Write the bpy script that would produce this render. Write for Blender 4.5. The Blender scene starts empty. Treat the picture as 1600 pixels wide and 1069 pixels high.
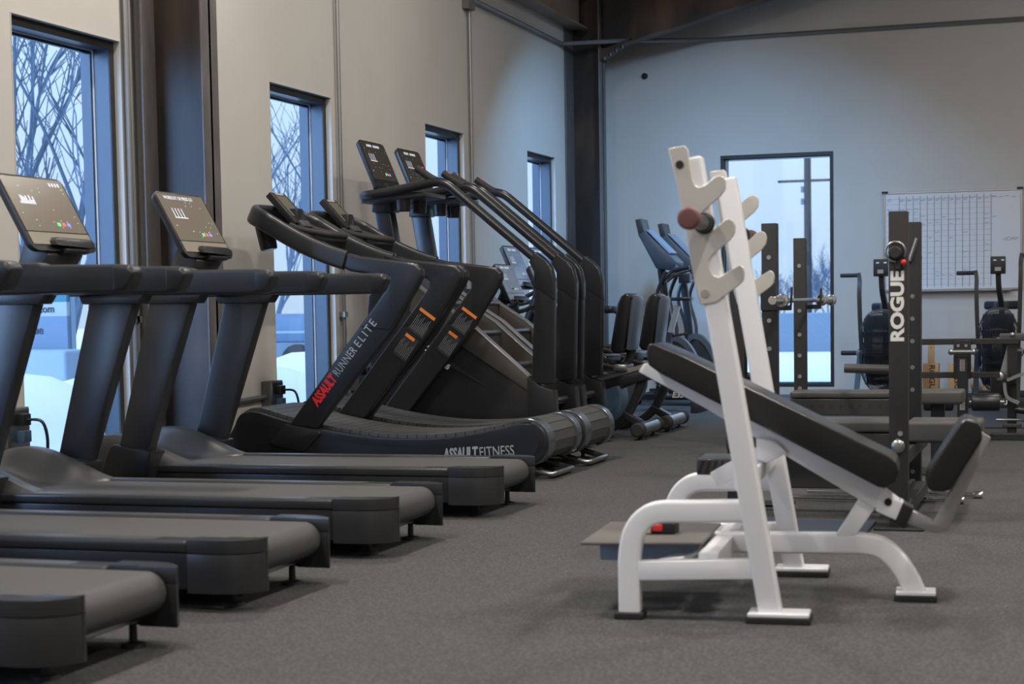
import bpy, bmesh, math, random
from mathutils import Vector, Matrix
random.seed(7)
PI = math.pi
S = bpy.context.scene
COL = S.collection

SKY = 1.0
SUNSIDE = 12.0
EXPO = 0.0
WARM = (1, .92, .82); COOL_FILL = (.27, .58, 1.0)
LAMPS = [(-3.9, 1.0, 125, WARM), (-3.9, 5.2, 150, WARM), (-3.9, 9.4, 140, WARM), (-3.6, 13.2, 45, WARM), (-3.1, 16.5, 86, COOL_FILL),
         (.6, 1.0, 130, WARM), (.6, 5.6, 175, WARM), (.6, 10.0, 150, WARM), (.6, 14.4, 60, WARM), (1.8, 17.0, 38, WARM),
         (4.6, 1.0, 100, WARM), (4.6, 6.0, 110, WARM), (4.6, 11.0, 95, WARM), (4.6, 15.0, 40, WARM)]

# ---------------------------------------------------------------- materials
def mat(name, col, rough=0.5, metal=0.0, spec=0.5, noise=None, bump=None, emit=None, coat=0.0):
    m = bpy.data.materials.new(name); m.use_nodes = True
    nt = m.node_tree; b = nt.nodes['Principled BSDF']
    b.inputs['Base Color'].default_value = (*col, 1)
    b.inputs['Roughness'].default_value = rough
    b.inputs['Metallic'].default_value = metal
    b.inputs['Specular IOR Level'].default_value = spec
    b.inputs['Coat Weight'].default_value = coat
    if emit:
        b.inputs['Emission Color'].default_value = (*emit[0], 1); b.inputs['Emission Strength'].default_value = emit[1]
    if noise or bump:
        tc = nt.nodes.new('ShaderNodeTexCoord'); mp = nt.nodes.new('ShaderNodeMapping')
        nt.links.new(tc.outputs['Object'], mp.inputs['Vector'])
    if noise:
        sc, col2, lo, hi, stretch = noise
        mp.inputs['Scale'].default_value = stretch
        n = nt.nodes.new('ShaderNodeTexNoise'); n.inputs['Scale'].default_value = sc; n.inputs['Detail'].default_value = 6
        r = nt.nodes.new('ShaderNodeValToRGB')
        r.color_ramp.elements[0].position = lo; r.color_ramp.elements[0].color = (*col, 1)
        r.color_ramp.elements[1].position = hi; r.color_ramp.elements[1].color = (*col2, 1)
        nt.links.new(mp.outputs['Vector'], n.inputs['Vector']); nt.links.new(n.outputs['Fac'], r.inputs['Fac'])
        nt.links.new(r.outputs['Color'], b.inputs['Base Color'])
    if bump:
        n2 = nt.nodes.new('ShaderNodeTexNoise'); n2.inputs['Scale'].default_value = bump[0]; n2.inputs['Detail'].default_value = 3
        bp = nt.nodes.new('ShaderNodeBump'); bp.inputs['Strength'].default_value = bump[1]; bp.inputs['Distance'].default_value = bump[2]
        nt.links.new(tc.outputs['Object'], n2.inputs['Vector'])
        nt.links.new(n2.outputs['Fac'], bp.inputs['Height']); nt.links.new(bp.outputs['Normal'], b.inputs['Normal'])
    return m

ONE = (1, 1, 1)
M_BLACK = mat('black_plastic', (.015, .016, .019), .34, bump=(260, .15, .002))
M_CHAR = mat('charcoal_metal', (.024, .026, .031), .28, .25)
M_SLATE = mat('slate_plastic', (.024, .026, .031), .32)
M_GUN = mat('gunmetal_plastic', (.075, .075, .078), .38, .2)
M_DECK = mat('deck_rail_plastic', (.028, .029, .032), .30)
M_BELT = mat('running_belt', (.050, .050, .050), .62, noise=(180, (.075, .075, .075), .4, .7, ONE))
M_PLBLK = mat('powder_black_steel', (.016, .017, .020), .48, .1)
M_BROWNBLK = mat('powder_black_upright', (.021, .020, .020), .5, .1)
M_RUB = mat('black_rubber', (.016, .016, .017), .7)
M_VINYL = mat('black_vinyl', (.011, .0115, .013), .26, bump=(90, .12, .004))
M_GVINYL = mat('grey_vinyl', (.062, .061, .060), .45)
M_WHITE = mat('white_powder_coat', (.80, .81, .85), .32)
M_PLATE = mat('cream_plate_steel', (.60, .585, .56), .38, .15)
M_CHROME = mat('chrome', (.75, .76, .78), .14, 1.0)
M_STEEL = mat('brushed_steel', (.42, .43, .44), .3, 1.0)
M_BOLT = mat('zinc_bolt', (.62, .62, .62), .28, 1.0)
M_BRONZE = mat('bronze_trim', (.105, .098, .090), .34, .5)
M_SILVER = mat('silver_trim', (.36, .36, .37), .34, .6)
M_SLAT = mat('rubber_slat', (.050, .050, .050), .55, noise=(120, (.075, .074, .073), .4, .7, ONE))
M_RIM = mat('blue_grey_rim', (.16, .175, .20), .25, .7)
M_GLASSBLK = mat('console_glass', (.060, .055, .050), .16, spec=.6)
M_SCREENB = mat('blue_sheen_console_glass', (.20, .26, .36), .12, spec=.9)  # blue-grey reflection put into the glass base colour
M_PANEL = mat('console_keypad', (.24, .215, .185), .4)
M_LEDW = mat('led_white', (.6, .65, .75), .5, emit=((.75, .85, 1), .32))
M_LEDG = mat('led_green', (.1, .6, .2), .5, emit=((.1, .9, .25), .7))
M_LEDR = mat('led_red', (.7, .1, .1), .5, emit=((1, .08, .06), .9))
M_LEDB = mat('led_blue', (.15, .2, .8), .5, emit=((.2, .3, 1), .7))
M_TSCREEN = mat('warm_sheen_treadmill_glass', (.175, .155, .130), .24, spec=.6)  # base lightened to beige to stand in for warm room reflections
M_PLATF = mat('platform_sheet', (.125, .12, .115), .7)
M_BEAD = mat('light_glazing_bead', (.62, .68, .75), .4)
M_POLE = mat('dark_pole', (.02, .022, .028), .8)
M_LCD = mat('lcd_grey', (.13, .125, .10), .25)
M_REDTXT = mat('red_lettering', (.72, .02, .025), .45)
M_GREYTXT = mat('grey_lettering', (.34, .36, .38), .45)
M_DIMTXT = mat('dim_lettering', (.16, .17, .19), .5)
M_WHTXT = mat('white_lettering', (.70, .70, .68), .5)
M_ORANGE = mat('orange_decal', (.75, .22, .05), .5)
M_DECAL = mat('dark_decal', (.030, .032, .036), .5)
M_RED = mat('red_plastic', (.65, .03, .03), .4)
M_REDCAP = mat('dull_red_cap', (.17, .075, .07), .5)
M_GOLD = mat('gold_plastic', (.60, .48, .25), .4)
M_WOOD = mat('light_wood', (.46, .26, .11), .5, noise=(6, (.60, .36, .17), .35, .7, (1, 1, .12)))
M_DKTXT = mat('burnt_lettering', (.07, .04, .02), .6)
M_FRAME = mat('sky_tinted_window_frame', (.026, .040, .060), .35, .2)  # dark bronze with the blue sky reflection tinted into its base colour
M_FRAMEDK = mat('dark_window_gasket', (.018, .018, .020), .5)
M_REVEAL = mat('window_reveal_trim', (.50, .50, .48), .5)
M_CONDUIT = mat('galvanised_conduit', (.27, .275, .28), .42, .7)
M_BOXGREY = mat('grey_outlet_box', (.17, .17, .165), .5, .3)
M_WALL = mat('warm_grey_paint', (.50, .485, .462), .75, noise=(.9, (.545, .53, .505), .35, .7, ONE), bump=(60, .06, .002))
M_CEIL = mat('ceiling_liner', (.30, .30, .30), .8)
M_FLOOR = mat('speckled_rubber_floor', (.052, .0525, .054), .82, spec=.25, noise=(95, (.122, .121, .121), .46, .74, ONE), bump=(260, .35, .003))
M_MAT = mat('blue_black_mat', (.035, .045, .070), .42, noise=(200, (.06, .075, .11), .5, .75, ONE))
M_RUST = mat('mill_scale_steel', (.022, .019, .018), .42, .4, noise=(2.2, (.105, .062, .040), .47, .74, (1, 1, .35)), bump=(40, .1, .003))
M_FLANGE = mat('grey_steel_flange', (.115, .108, .108), .5, .3, noise=(9, (.16, .15, .15), .4, .7, (1, 1, .3)))
M_GIRT = mat('tan_rusty_flange', (.30, .255, .205), .55, .2, noise=(3, (.26, .13, .05), .55, .8, (1, .4, 1)))
M_SNOW = mat('snow', (.66, .68, .70), .8, bump=(1.2, .5, .1))
M_BARK = mat('haze_tinted_bark', (.085, .12, .17), .85)  # distance haze mixed into the bark as a blue tint
M_TEAL = mat('teal_sign_face', (.006, .13, .19), .5)
M_SIGNW = mat('white_sign_face', (.30, .35, .40), .5)
M_SIGNB = mat('blue_grey_sign_face', (.12, .18, .26), .5)
M_NAVYTXT = mat('navy_lettering', (.006, .01, .02), .5)
M_BLUEBOX = mat('pale_blue_steel', (.22, .29, .38), .5)
M_DKBLUE = mat('dark_blue_steel', (.07, .13, .21), .4)
M_BARRIER = mat('grey_concrete', (.15, .20, .25), .8)
M_WB = mat('whiteboard_face', (.66, .68, .72), .24, spec=.6)
M_INK = mat('marker_ink', (.10, .11, .13), .6)
M_CAGE = mat('fan_cage_wire', (.05, .055, .065), .3, .5)
M_FAN = mat('fan_blade', (.10, .115, .14), .25, .6)
M_CONSHELL = mat('blue_black_console_shell', (.025, .036, .050), .35)
M_BEAM = mat('satin_black_beam', (.036, .035, .035), .42, .1)
M_PINK = mat('blue_seat_plate', (.06, .08, .11), .3)

def glass():
    m = bpy.data.materials.new('clear_window_glass'); m.use_nodes = True
    nt = m.node_tree; nt.nodes.remove(nt.nodes['Principled BSDF'])
    t = nt.nodes.new('ShaderNodeBsdfTransparent'); t.inputs['Color'].default_value = (.93, .96, 1, 1)
    g = nt.nodes.new('ShaderNodeBsdfGlossy'); g.inputs['Roughness'].default_value = .02
    x = nt.nodes.new('ShaderNodeMixShader'); x.inputs['Fac'].default_value = .05
    nt.links.new(t.outputs[0], x.inputs[1]); nt.links.new(g.outputs[0], x.inputs[2])
    nt.links.new(x.outputs[0], nt.nodes['Material Output'].inputs['Surface'])
    return m
M_GLASS = glass()

# ---------------------------------------------------------------- mesh helpers
def V(*a): return Vector(a[0] if len(a) == 1 else a)
def cat(pts, n=6, closed=False):
    """Catmull-Rom smoothing of a polyline"""
    P = [Vector(p) for p in pts]; out = []; N = len(P)
    for i in range(N if closed else N - 1):
        a, b, c, d = (P[(i - 1) % N], P[i], P[(i + 1) % N], P[(i + 2) % N]) if closed else (P[max(i - 1, 0)], P[i], P[i + 1], P[min(i + 2, N - 1)])
        for k in range(n):
            t = k / n
            out.append(.5 * ((2 * b) + (c - a) * t + (2 * a - 5 * b + 4 * c - d) * t * t + (3 * b - a - 3 * c + d) * t ** 3))
    if not closed: out.append(P[-1])
    return out
def cat2(pts, n=5, closed=False):
    return [(p.x, p.y) for p in cat([(a, b, 0) for a, b in pts], n, closed)]

class MB:
    def __init__(self): self.bm = bmesh.new()
    def poly(self, ring): return self.bm.faces.new(ring)
    def box(self, x0, x1, y0, y1, z0, z1):
        v = [self.bm.verts.new((x, y, z)) for x in (x0, x1) for y in (y0, y1) for z in (z0, z1)]
        for f in ((0, 1, 3, 2), (4, 6, 7, 5), (0, 4, 5, 1), (2, 3, 7, 6), (0, 2, 6, 4), (1, 5, 7, 3)):
            self.bm.faces.new([v[i] for i in f])
        return self
    def prism(self, pts, axis, a, b):
        """outline extruded along an axis: 'y' takes (x,z), 'x' takes (y,z), 'z' takes (x,y)"""
        f = {'y': lambda p, t: (p[0], t, p[1]), 'x': lambda p, t: (t, p[0], p[1]), 'z': lambda p, t: (p[0], p[1], t)}[axis]
        A = [self.bm.verts.new(f(p, a)) for p in pts]; B = [self.bm.verts.new(f(p, b)) for p in pts]
        n = len(pts)
        self.bm.faces.new(A); self.bm.faces.new(B[::-1])
        for i in range(n): self.bm.faces.new((A[i], B[i], B[(i + 1) % n], A[(i + 1) % n]))
        return self
    def sweep(self, path, prof, up=(0, 0, 1), closed=False):
        """profile (u,v) swept along path; v follows 'up' as far as it can"""
        P = [Vector(p) for p in path]; n = len(P); rings = []; prev = None
        for i, p in enumerate(P):
            if closed: t = (P[(i + 1) % n] - P[i - 1])
            else: t = P[min(i + 1, n - 1)] - P[max(i - 1, 0)]
            t.normalize()
            if prev is None:
                u0 = Vector(up)
                if abs(u0.dot(t)) > .98: u0 = Vector((0, 1, 0)) if abs(t.y) < .9 else Vector((1, 0, 0))
            else: u0 = prev
            vv = (u0 - t * u0.dot(t)).normalized(); ss = t.cross(vv).normalized(); prev = vv
            sc = 1.0
            if 0 < i < n - 1 or closed:
                d1 = (P[i] - P[i - 1]).normalized(); d2 = (P[(i + 1) % n] - P[i]).normalized()
                c = math.sqrt(max(.2, (1 + d1.dot(d2)) / 2)); sc = 1 / c
                bend = (d2 - d1)
                bl = bend.length
            else: bl = 0
            ring = []
            for (a, b) in prof:
                off = ss * a + vv * b
                if bl > 1e-4:
                    bd = bend / bl; off = off + bd * off.dot(bd) * (sc - 1)
                ring.append(self.bm.verts.new(p + off))
            rings.append(ring)
        m = len(prof)
        for i in range(n if closed else n - 1):
            A, B = rings[i], rings[(i + 1) % n]
            for k in range(m): self.bm.faces.new((A[k], A[(k + 1) % m], B[(k + 1) % m], B[k]))
        if not closed: self.bm.faces.new(rings[0][::-1]); self.bm.faces.new(rings[-1])
        return self
    def tube(self, path, r, n=10, closed=False, up=(0, 0, 1)):
        return self.sweep(path, [(r * math.cos(2 * PI * k / n), r * math.sin(2 * PI * k / n)) for k in range(n)], up, closed)
    def rect(self, path, w, h, up=(0, 0, 1), closed=False):
        return self.sweep(path, [(-w / 2, -h / 2), (w / 2, -h / 2), (w / 2, h / 2), (-w / 2, h / 2)], up, closed)
    def rrect(self, path, w, h, r, up=(0, 0, 1), closed=False, k=4):
        pr = []
        for cx, cy, a0 in ((w / 2 - r, h / 2 - r, 0), (-w / 2 + r, h / 2 - r, PI / 2), (-w / 2 + r, -h / 2 + r, PI), (w / 2 - r, -h / 2 + r, 1.5 * PI)):
            for i in range(k + 1): a = a0 + PI / 2 * i / k; pr.append((cx + r * math.cos(a), cy + r * math.sin(a)))
        return self.sweep(path, pr, up, closed)
    def cyl(self, p0, p1, r0, r1=None, n=16):
        r1 = r0 if r1 is None else r1
        p0, p1 = Vector(p0), Vector(p1); t = (p1 - p0).normalized()
        u = t.cross(Vector((0, 0, 1)) if abs(t.z) < .9 else Vector((1, 0, 0))).normalized(); w = t.cross(u)
        A = [self.bm.verts.new(p0 + (u * math.cos(2 * PI * k / n) + w * math.sin(2 * PI * k / n)) * r0) for k in range(n)]
        B = [self.bm.verts.new(p1 + (u * math.cos(2 * PI * k / n) + w * math.sin(2 * PI * k / n)) * r1) for k in range(n)]
        for k in range(n): self.bm.faces.new((A[k], A[(k + 1) % n], B[(k + 1) % n], B[k]))
        self.bm.faces.new(A[::-1]); self.bm.faces.new(B)
        return self
    def revolve(self, p0, axis, prof, n=20):
        """prof: (t along axis, radius)"""
        p0 = Vector(p0); t = Vector(axis).normalized()
        u = t.cross(Vector((0, 0, 1)) if abs(t.z) < .9 else Vector((1, 0, 0))).normalized(); w = t.cross(u)
        R = [[self.bm.verts.new(p0 + t * a + (u * math.cos(2 * PI * k / n) + w * math.sin(2 * PI * k / n)) * r) for k in range(n)] for a, r in prof]
        for A, B in zip(R, R[1:]):
            for k in range(n): self.bm.faces.new((A[k], A[(k + 1) % n], B[(k + 1) % n], B[k]))
        self.bm.faces.new(R[0][::-1]); self.bm.faces.new(R[-1])
        return self
    def ball(self, c, r, n=12):
        bmesh.ops.create_uvsphere(self.bm, u_segments=n, v_segments=n // 2 + 2, radius=r, matrix=Matrix.Translation(Vector(c)))
        return self
    def holes_y(self, y, spots, r, n=10, d=.001):
        for (x, z) in spots: self.cyl((x, y - d, z), (x, y + d, z), r, n=n)
        return self

ORG = Vector((0, 0, 0))
def obj(name, mb, m, parent=None, bevel=0.0, seg=2, ang=32):
    bm = mb.bm
    bmesh.ops.recalc_face_normals(bm, faces=bm.faces)
    if bevel:
        es = [e for e in bm.edges if len(e.link_faces) == 2 and e.calc_face_angle(0) > math.radians(ang)]
        if es: bmesh.ops.bevel(bm, geom=es, offset=bevel, segments=seg, profile=.6, affect='EDGES', clamp_overlap=True)
    me = bpy.data.meshes.new(name)
    loc = ORG.copy() if parent is not None else None
    if parent is None:
        xs = [v.co for v in bm.verts]
        lo = Vector((min(v.x for v in xs), min(v.y for v in xs), min(v.z for v in xs))); hi = Vector((max(v.x for v in xs), max(v.y for v in xs), max(v.z for v in xs)))
        loc = Vector(((lo.x + hi.x) / 2, (lo.y + hi.y) / 2, lo.z))
    bmesh.ops.translate(bm, verts=bm.verts, vec=-loc)
    bm.to_mesh(me); bm.free()
    me.shade_smooth(); me.set_sharp_from_angle(angle=math.radians(38))
    me.materials.append(m)
    o = bpy.data.objects.new(name, me); COL.objects.link(o)
    if parent is None: o.location = loc
    else: o.parent = parent
    return o

def tag(o, label, catg, group=None, kind=None):
    o['label'] = label; o['category'] = catg
    if group: o['group'] = group
    if kind: o['kind'] = kind
    return o
def thing(name, label, catg, loc, group=None):
    global ORG
    o = bpy.data.objects.new(name, None); COL.objects.link(o)
    o.empty_display_size = .1; o.location = loc; ORG = Vector(loc)
    return tag(o, label, catg, group)
def struct(name, mb, m, bevel=0, parent=None):
    global ORG
    if parent is not None: return obj(name, mb, m, parent, bevel)
    o = obj(name, mb, m, None, bevel); o['kind'] = 'structure'; return o
def sub(parent_part):
    return parent_part
def dup(root, loc, label, catg=None):
    r = root.copy(); COL.objects.link(r); r.location = loc; r['label'] = label
    for ch in root.children:
        c = ch.copy(); COL.objects.link(c); c.parent = r
        for g in ch.children:
            d = g.copy(); COL.objects.link(d); d.parent = c
    return r
def text(name, s, size, origin, xd, yd, m, parent, ex=.0012, align='CENTER', shear=0.0, sx=1.0, bold=0.0, space=1.0, fit=None):
    """lettering built as thin solid mesh; xd/yd are reading and up directions"""
    cu = bpy.data.curves.new(name, 'FONT'); cu.body = s; cu.size = size; cu.align_x = align; cu.align_y = 'CENTER'
    cu.extrude = ex; cu.shear = shear; cu.offset = bold; cu.space_character = space; cu.resolution_u = 3
    t = bpy.data.objects.new(name + '_tmp', cu); COL.objects.link(t)
    dg = bpy.context.evaluated_depsgraph_get(); dg.update()
    me = bpy.data.meshes.new_from_object(t.evaluated_get(dg))
    bpy.data.objects.remove(t); bpy.data.curves.remove(cu)
    if fit: sx = fit / max(1e-6, max(v.co.x for v in me.vertices) - min(v.co.x for v in me.vertices))
    xd = Vector(xd).normalized(); yd = Vector(yd); yd = (yd - xd * yd.dot(xd)).normalized(); zd = xd.cross(yd)
    org = Vector(origin) - (ORG if parent is not None else Vector((0, 0, 0)))
    mx = Matrix(((xd.x * sx, yd.x, zd.x, org.x), (xd.y * sx, yd.y, zd.y, org.y), (xd.z * sx, yd.z, zd.z, org.z), (0, 0, 0, 1)))
    me.transform(mx); me.materials.clear(); me.materials.append(m); me.name = name
    o = bpy.data.objects.new(name, me); COL.objects.link(o)
    if parent is not None: o.parent = parent
    return o

# ---------------------------------------------------------------- the room
XW, YB, XR, YF, ZC = -5.5, 20.2, 10.0, -3.0, 6.0
WZ0, WZ1 = .09, 2.72
WINS = [(2.0, 3.1), (5.1, 6.2), (8.18, 9.31), (11.34, 12.42), (14.45, 15.48), (17.45, 18.48)]
struct('floor', MB().box(XW - .25, XR + .2, YF - .2, YB + .25, -.06, 0), M_FLOOR)
mb = MB(); y = YF
for a, b in WINS:
    mb.box(XW - .25, XW, y, a, 0, ZC); mb.box(XW - .25, XW, a, b, 0, WZ0); mb.box(XW - .25, XW, a, b, WZ1, ZC); y = b
mb.box(XW - .25, XW, y, YB, 0, ZC)
struct('wall_left', mb, M_WALL)
BX0, BX1, BZ1 = -3.985, -2.67, 2.805
mb = MB(); mb.box(XW - .25, BX0, YB, YB + .25, 0, ZC); mb.box(BX1, XR, YB, YB + .25, 0, ZC)
mb.box(BX0, BX1, YB, YB + .25, 0, WZ0); mb.box(BX0, BX1, YB, YB + .25, BZ1, ZC)
struct('wall_back', mb, M_WALL)
struct('wall_right', MB().box(XR, XR + .2, YF, YB + .25, 0, ZC), M_WALL)
struct('wall_front', MB().box(XW - .25, XR, YF - .2, YF, 0, ZC), M_WALL)
struct('ceiling', MB().box(XW - .25, XR + .2, YF - .2, YB + .25, ZC, ZC + .1), M_CEIL)

def ring_x(mb, x0, x1, a, b, z0, z1, w):
    mb.box(x0, x1, a, a + w, z0, z1); mb.box(x0, x1, b - w, b, z0, z1)
    mb.box(x0, x1, a + w, b - w, z0, z0 + w); mb.box(x0, x1, a + w, b - w, z1 - w, z1)
for i, (a, b) in enumerate(WINS):
    ORG = Vector((XW, (a + b) / 2, WZ0))
    mb = MB(); ring_x(mb, XW - .255, XW - .185, a, b, WZ0, WZ1, .03)
    w = struct('window_%d' % (i + 1), mb, M_FRAME); ORG = w.location.copy()
    mb = MB(); ring_x(mb, XW - .185, XW - .16, a + .004, b - .004, WZ0 + .004, WZ1 - .004, .075); obj('outer_sash', mb, M_FRAME, w)
    mb = MB(); ring_x(mb, XW - .148, XW - .045, a + .004, b - .004, WZ0 + .004, WZ1 - .004, .052); obj('inner_frame', mb, M_FRAME, w, .003, 1)
    mb = MB(); ring_x(mb, XW - .045, XW - .040, a + .004, b - .004, WZ0 + .004, WZ1 - .004, .052); obj('inner_gasket', mb, M_FRAMEDK, w)
    mb = MB(); ring_x(mb, XW - .040, XW + .004, a, b, WZ0, WZ1, .006); obj('reveal', mb, M_REVEAL, w)
    mb = MB(); ring_x(mb, XW - .1595, XW - .1485, a + .004, b - .004, WZ0 + .004, WZ1 - .004, .058); obj('glazing_bead', mb, M_BEAD, w)
    mb = MB(); mb.box(XW - .157, XW - .151, a + .06, b - .06, WZ0 + .06, WZ1 - .06); obj('glass_pane', mb, M_GLASS, w)
def ring_y(mb, y0, y1, a, b, z0, z1, w):
    mb.box(a, a + w, y0, y1, z0, z1); mb.box(b - w, b, y0, y1, z0, z1)
    mb.box(a + w, b - w, y0, y1, z0, z0 + w); mb.box(a + w, b - w, y0, y1, z1 - w, z1)
mb = MB(); ring_y(mb, YB + .06, YB + .25, BX0, BX1, WZ0, BZ1, .05)
w = struct('window_7', mb, M_FRAME); ORG = w.location.copy()
mb = MB(); ring_y(mb, YB - .004, YB + .06, BX0 + .002, BX1 - .002, WZ0 + .002, BZ1 - .002, .035); obj('inner_frame', mb, M_FRAMEDK, w)
obj('glass_pane', MB().box(BX0 + .05, BX1 - .05, YB + .15, YB + .156, WZ0 + .05, BZ1 - .05), M_GLASS, w)

# steel frame of the building
def column(nm, yc, label, xi):
    t = thing(nm, label, 'column', (-5.3, yc, 0)); xo = -5.40 if xi > -5.1 else -5.48
    obj('web', MB().box(xo, xi, yc - .012, yc + .012, 0.02, 5.9), M_RUST, t)
    obj('room_flange', MB().box(xi - .015, xi, yc - .10 if xi > -5.1 else yc - .13, yc + .10 if xi > -5.1 else yc + .13, 0.02, 5.9), M_FLANGE, t, .003, 1)
    obj('wall_flange', MB().box(xo - .015, xo, yc - (.17 if xi > -5.1 else .33), yc + (.17 if xi > -5.1 else .33), 0.02, 5.9), M_FLANGE, t, .003, 1)
    obj('base_plate', MB().box(-5.495, xi + .04, yc - .18, yc + .18, 0.0, 0.02), M_RUST, t)
    return t
column('steel_column', 9.57, 'rusty brown steel column standing between the first two tall windows', -5.03)
column('steel_column', 19.22, 'rusty brown steel column standing in the far corner of the room', -5.14)
t = thing('eave_beam', 'rust-streaked steel beam running along the top of the left wall to the corner column', 'beam', (-5.38, 18.5, 4.20))
obj('bottom_flange', MB().box(-5.48, -5.28, 8, 19.1, 4.20, 4.215), M_GIRT, t)
obj('web', MB().box(-5.386, -5.374, 8, 19.1, 4.215, 4.56), M_GIRT, t)
obj('top_flange', MB().box(-5.48, -5.28, 8, 19.1, 4.56, 4.575), M_GIRT, t)
t = thing('roof_rafter', 'dark steel rafter rising to the right from the corner column', 'beam', (-5.14, 19.22, 3.97))
obj('web', MB().prism([(-5.14, 3.96), (-3.24, 4.40), (-.5, 5.11), (-.5, 5.85), (-5.14, 4.9)], 'y', 19.21, 19.23), M_RUST, t)
obj('bottom_flange', MB().sweep([(-5.14, 19.22, 3.955), (-3.3, 19.22, 4.395), (-.5, 19.22, 5.105)], [(-.1, -.008), (.1, -.008), (.1, .008), (-.1, .008)]), M_RUST, t)
obj('end_plate', MB().box(-5.14, -5.12, 19.11, 19.33, 3.84, 4.9), M_RUST, t)
obj('haunch', MB().prism([(-5.12, 3.86), (-4.78, 4.07), (-4.78, 4.085), (-5.12, 3.955)], 'y', 19.13, 19.31), M_RUST, t)
for x, z in ((-5.10, 3.89), (-5.03, 3.925), (-4.96, 3.965), (-4.89, 4.0)): obj('flange_bolt', MB().cyl((x, 19.16, z - .035), (x, 19.16, z + .01), .022, n=6), M_RUST, t)
for k in range(6):
    for dy in (-.055, .055): obj('plate_bolt', MB().cyl((-5.12, 19.22 + dy, 4.12 + k * .11), (-5.155, 19.22 + dy, 4.12 + k * .11), .02, n=6), M_RUST, t)

# conduits
tag(obj('conduit', MB().tube([(-5.46, 15.69, 3.99), (-5.46, 18.3, 3.99), (-5.46, 18.71, 3.99)], .022, 8), M_CONDUIT), 'thin grey conduit running high along the left wall into the far corner', 'conduit')
tag(obj('conduit', MB().tube([(-5.46, 18.71, 3.99), (-5.1, 18.98, 4.03), (-4.9, 19.15, 4.05), (-4.15, 20.1, 4.15), (-4.0, 20.165, 4.155), (-3.5, 20.165, 4.16), (3, 20.165, 4.17)], .024, 8), M_CONDUIT), 'grey conduit crossing the top of the back wall to the right', 'conduit')
def vconduit(ys, z0, z1, label, r=.016):
    t = thing('conduit', label, 'conduit', (XW + .03, ys[0], z0))
    for yy in ys:
        obj('pipe', MB().tube([(XW + .03, yy, z0), (XW + .03, yy, z1)], r, 8), M_CONDUIT, t)
        obj('strap', MB().box(XW + .001, XW + .05, yy - .03, yy + .03, 1.02, 1.06), M_CONDUIT, t)
    return t
vconduit([9.335, 9.365], .0, 5.9, 'pair of thin vertical conduits between the nearest window and the brown column')
vconduit([12.52], .0, 5.9, 'single vertical conduit just right of the second tall window')
vconduit([15.62], .0, 3.88, 'single vertical conduit running down from the junction box on the left wall')
tag(obj('junction_box', MB().box(XW + .001, XW + .07, 15.5, 15.68, 3.88, 4.08), M_BOXGREY, None, .004, 1), 'small grey junction box high on the left wall at the top edge of the picture', 'junction box')
tag(obj('ceiling_sensor', MB().revolve((-4.88, YB, 3.78), (0, -1, 0), [(0.001, .035), (.03, .035), (.05, .02), (.055, .004)], 14), M_BLACK), 'small round black plug high on the back wall beside the corner column', 'wall plug')
for yy, z, lab in ((8.02, .47, 'grey outlet box with plugged-in cord below the left picture-edge window'), (11.19, .47, 'grey outlet box at the end of a low conduit beside the second window'), (12.78, .54, 'grey outlet box low on the wall behind the manual treadmills')):
    t = thing('outlet_box', lab, 'outlet box', (XW, yy, z))
    obj('box', MB().box(XW + .001, XW + .075, yy - .10, yy + .10, z - .11, z + .11), M_BOXGREY, t, .004, 1)
    obj('cover_plate', MB().box(XW + .075, XW + .082, yy - .09, yy + .09, z - .10, z + .10), M_STEEL, t, .002, 1)
    for dz in (.045, -.045): obj('plug', MB().box(XW + .082, XW + .13, yy - .035, yy + .035, z + dz - .032, z + dz + .032), M_DKBLUE if dz < 0 else M_BLACK, t, .006)
    obj('cord', MB().tube(cat([(XW + .13, yy, z + .045), (XW + .21, yy + .02, z + .03), (XW + .23, yy + .03, z - .1), (XW + .19, yy + .02, z - .26), (XW + .16, yy, .02)], 5), .009, 6), M_BLACK, t)
    if yy < 12.7: obj('conduit', MB().tube([(XW + .035, yy - .10, z), (XW + .035, yy - 1.15, z - .02)], .018, 8), M_CONDUIT, t)

# ---------------------------------------------------------------- outdoors
def hill(name, x0, x1, y0, y1, nx, ny, f, m):
    mb = MB(); g = [[mb.bm.verts.new((x0 + (x1 - x0) * i / nx, y0 + (y1 - y0) * j / ny, f(x0 + (x1 - x0) * i / nx, y0 + (y1 - y0) * j / ny))) for j in range(ny + 1)] for i in range(nx + 1)]
    for i in range(nx):
        for j in range(ny): mb.bm.faces.new((g[i][j], g[i + 1][j], g[i + 1][j + 1], g[i][j + 1]))
    return obj(name, mb, m)
def bump(t): return max(0.0, 1 - t * t) ** 2
def gz(x, y):
    z = -.08
    z += .62 * bump((x + 8.6) / 1.9) * (1 + .14 * math.sin(y * 1.7) + .08 * math.sin(y * 4.1 + 1)) if y < 24 else 0
    if y > 20.4: z += .06 * bump((y - 29) / 5) * (1 + .1 * math.sin(x * 2.1) + .05 * math.sin(x * 5))
    if y > 20.4: z += .2 * min(1, (y - 20.4) / 4)
    return z
tag(hill('snow_ground', -60, -5.76, -8, 24, 90, 70, gz, M_SNOW), 'white snow with a ploughed bank outside the left wall windows', 'snow', kind='stuff')
tag(hill('snow_ground', -60, 30, 24, 130, 60, 60, lambda x, y: gz(x, y) if x > -30 else .1, M_SNOW), 'white snowy field seen through the back wall window', 'snow', kind='stuff')
tag(hill('snow_ground', -5.76, 12, 20.46, 24, 24, 12, gz, M_SNOW), 'strip of white snow close outside the back wall', 'snow', kind='stuff')

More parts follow.
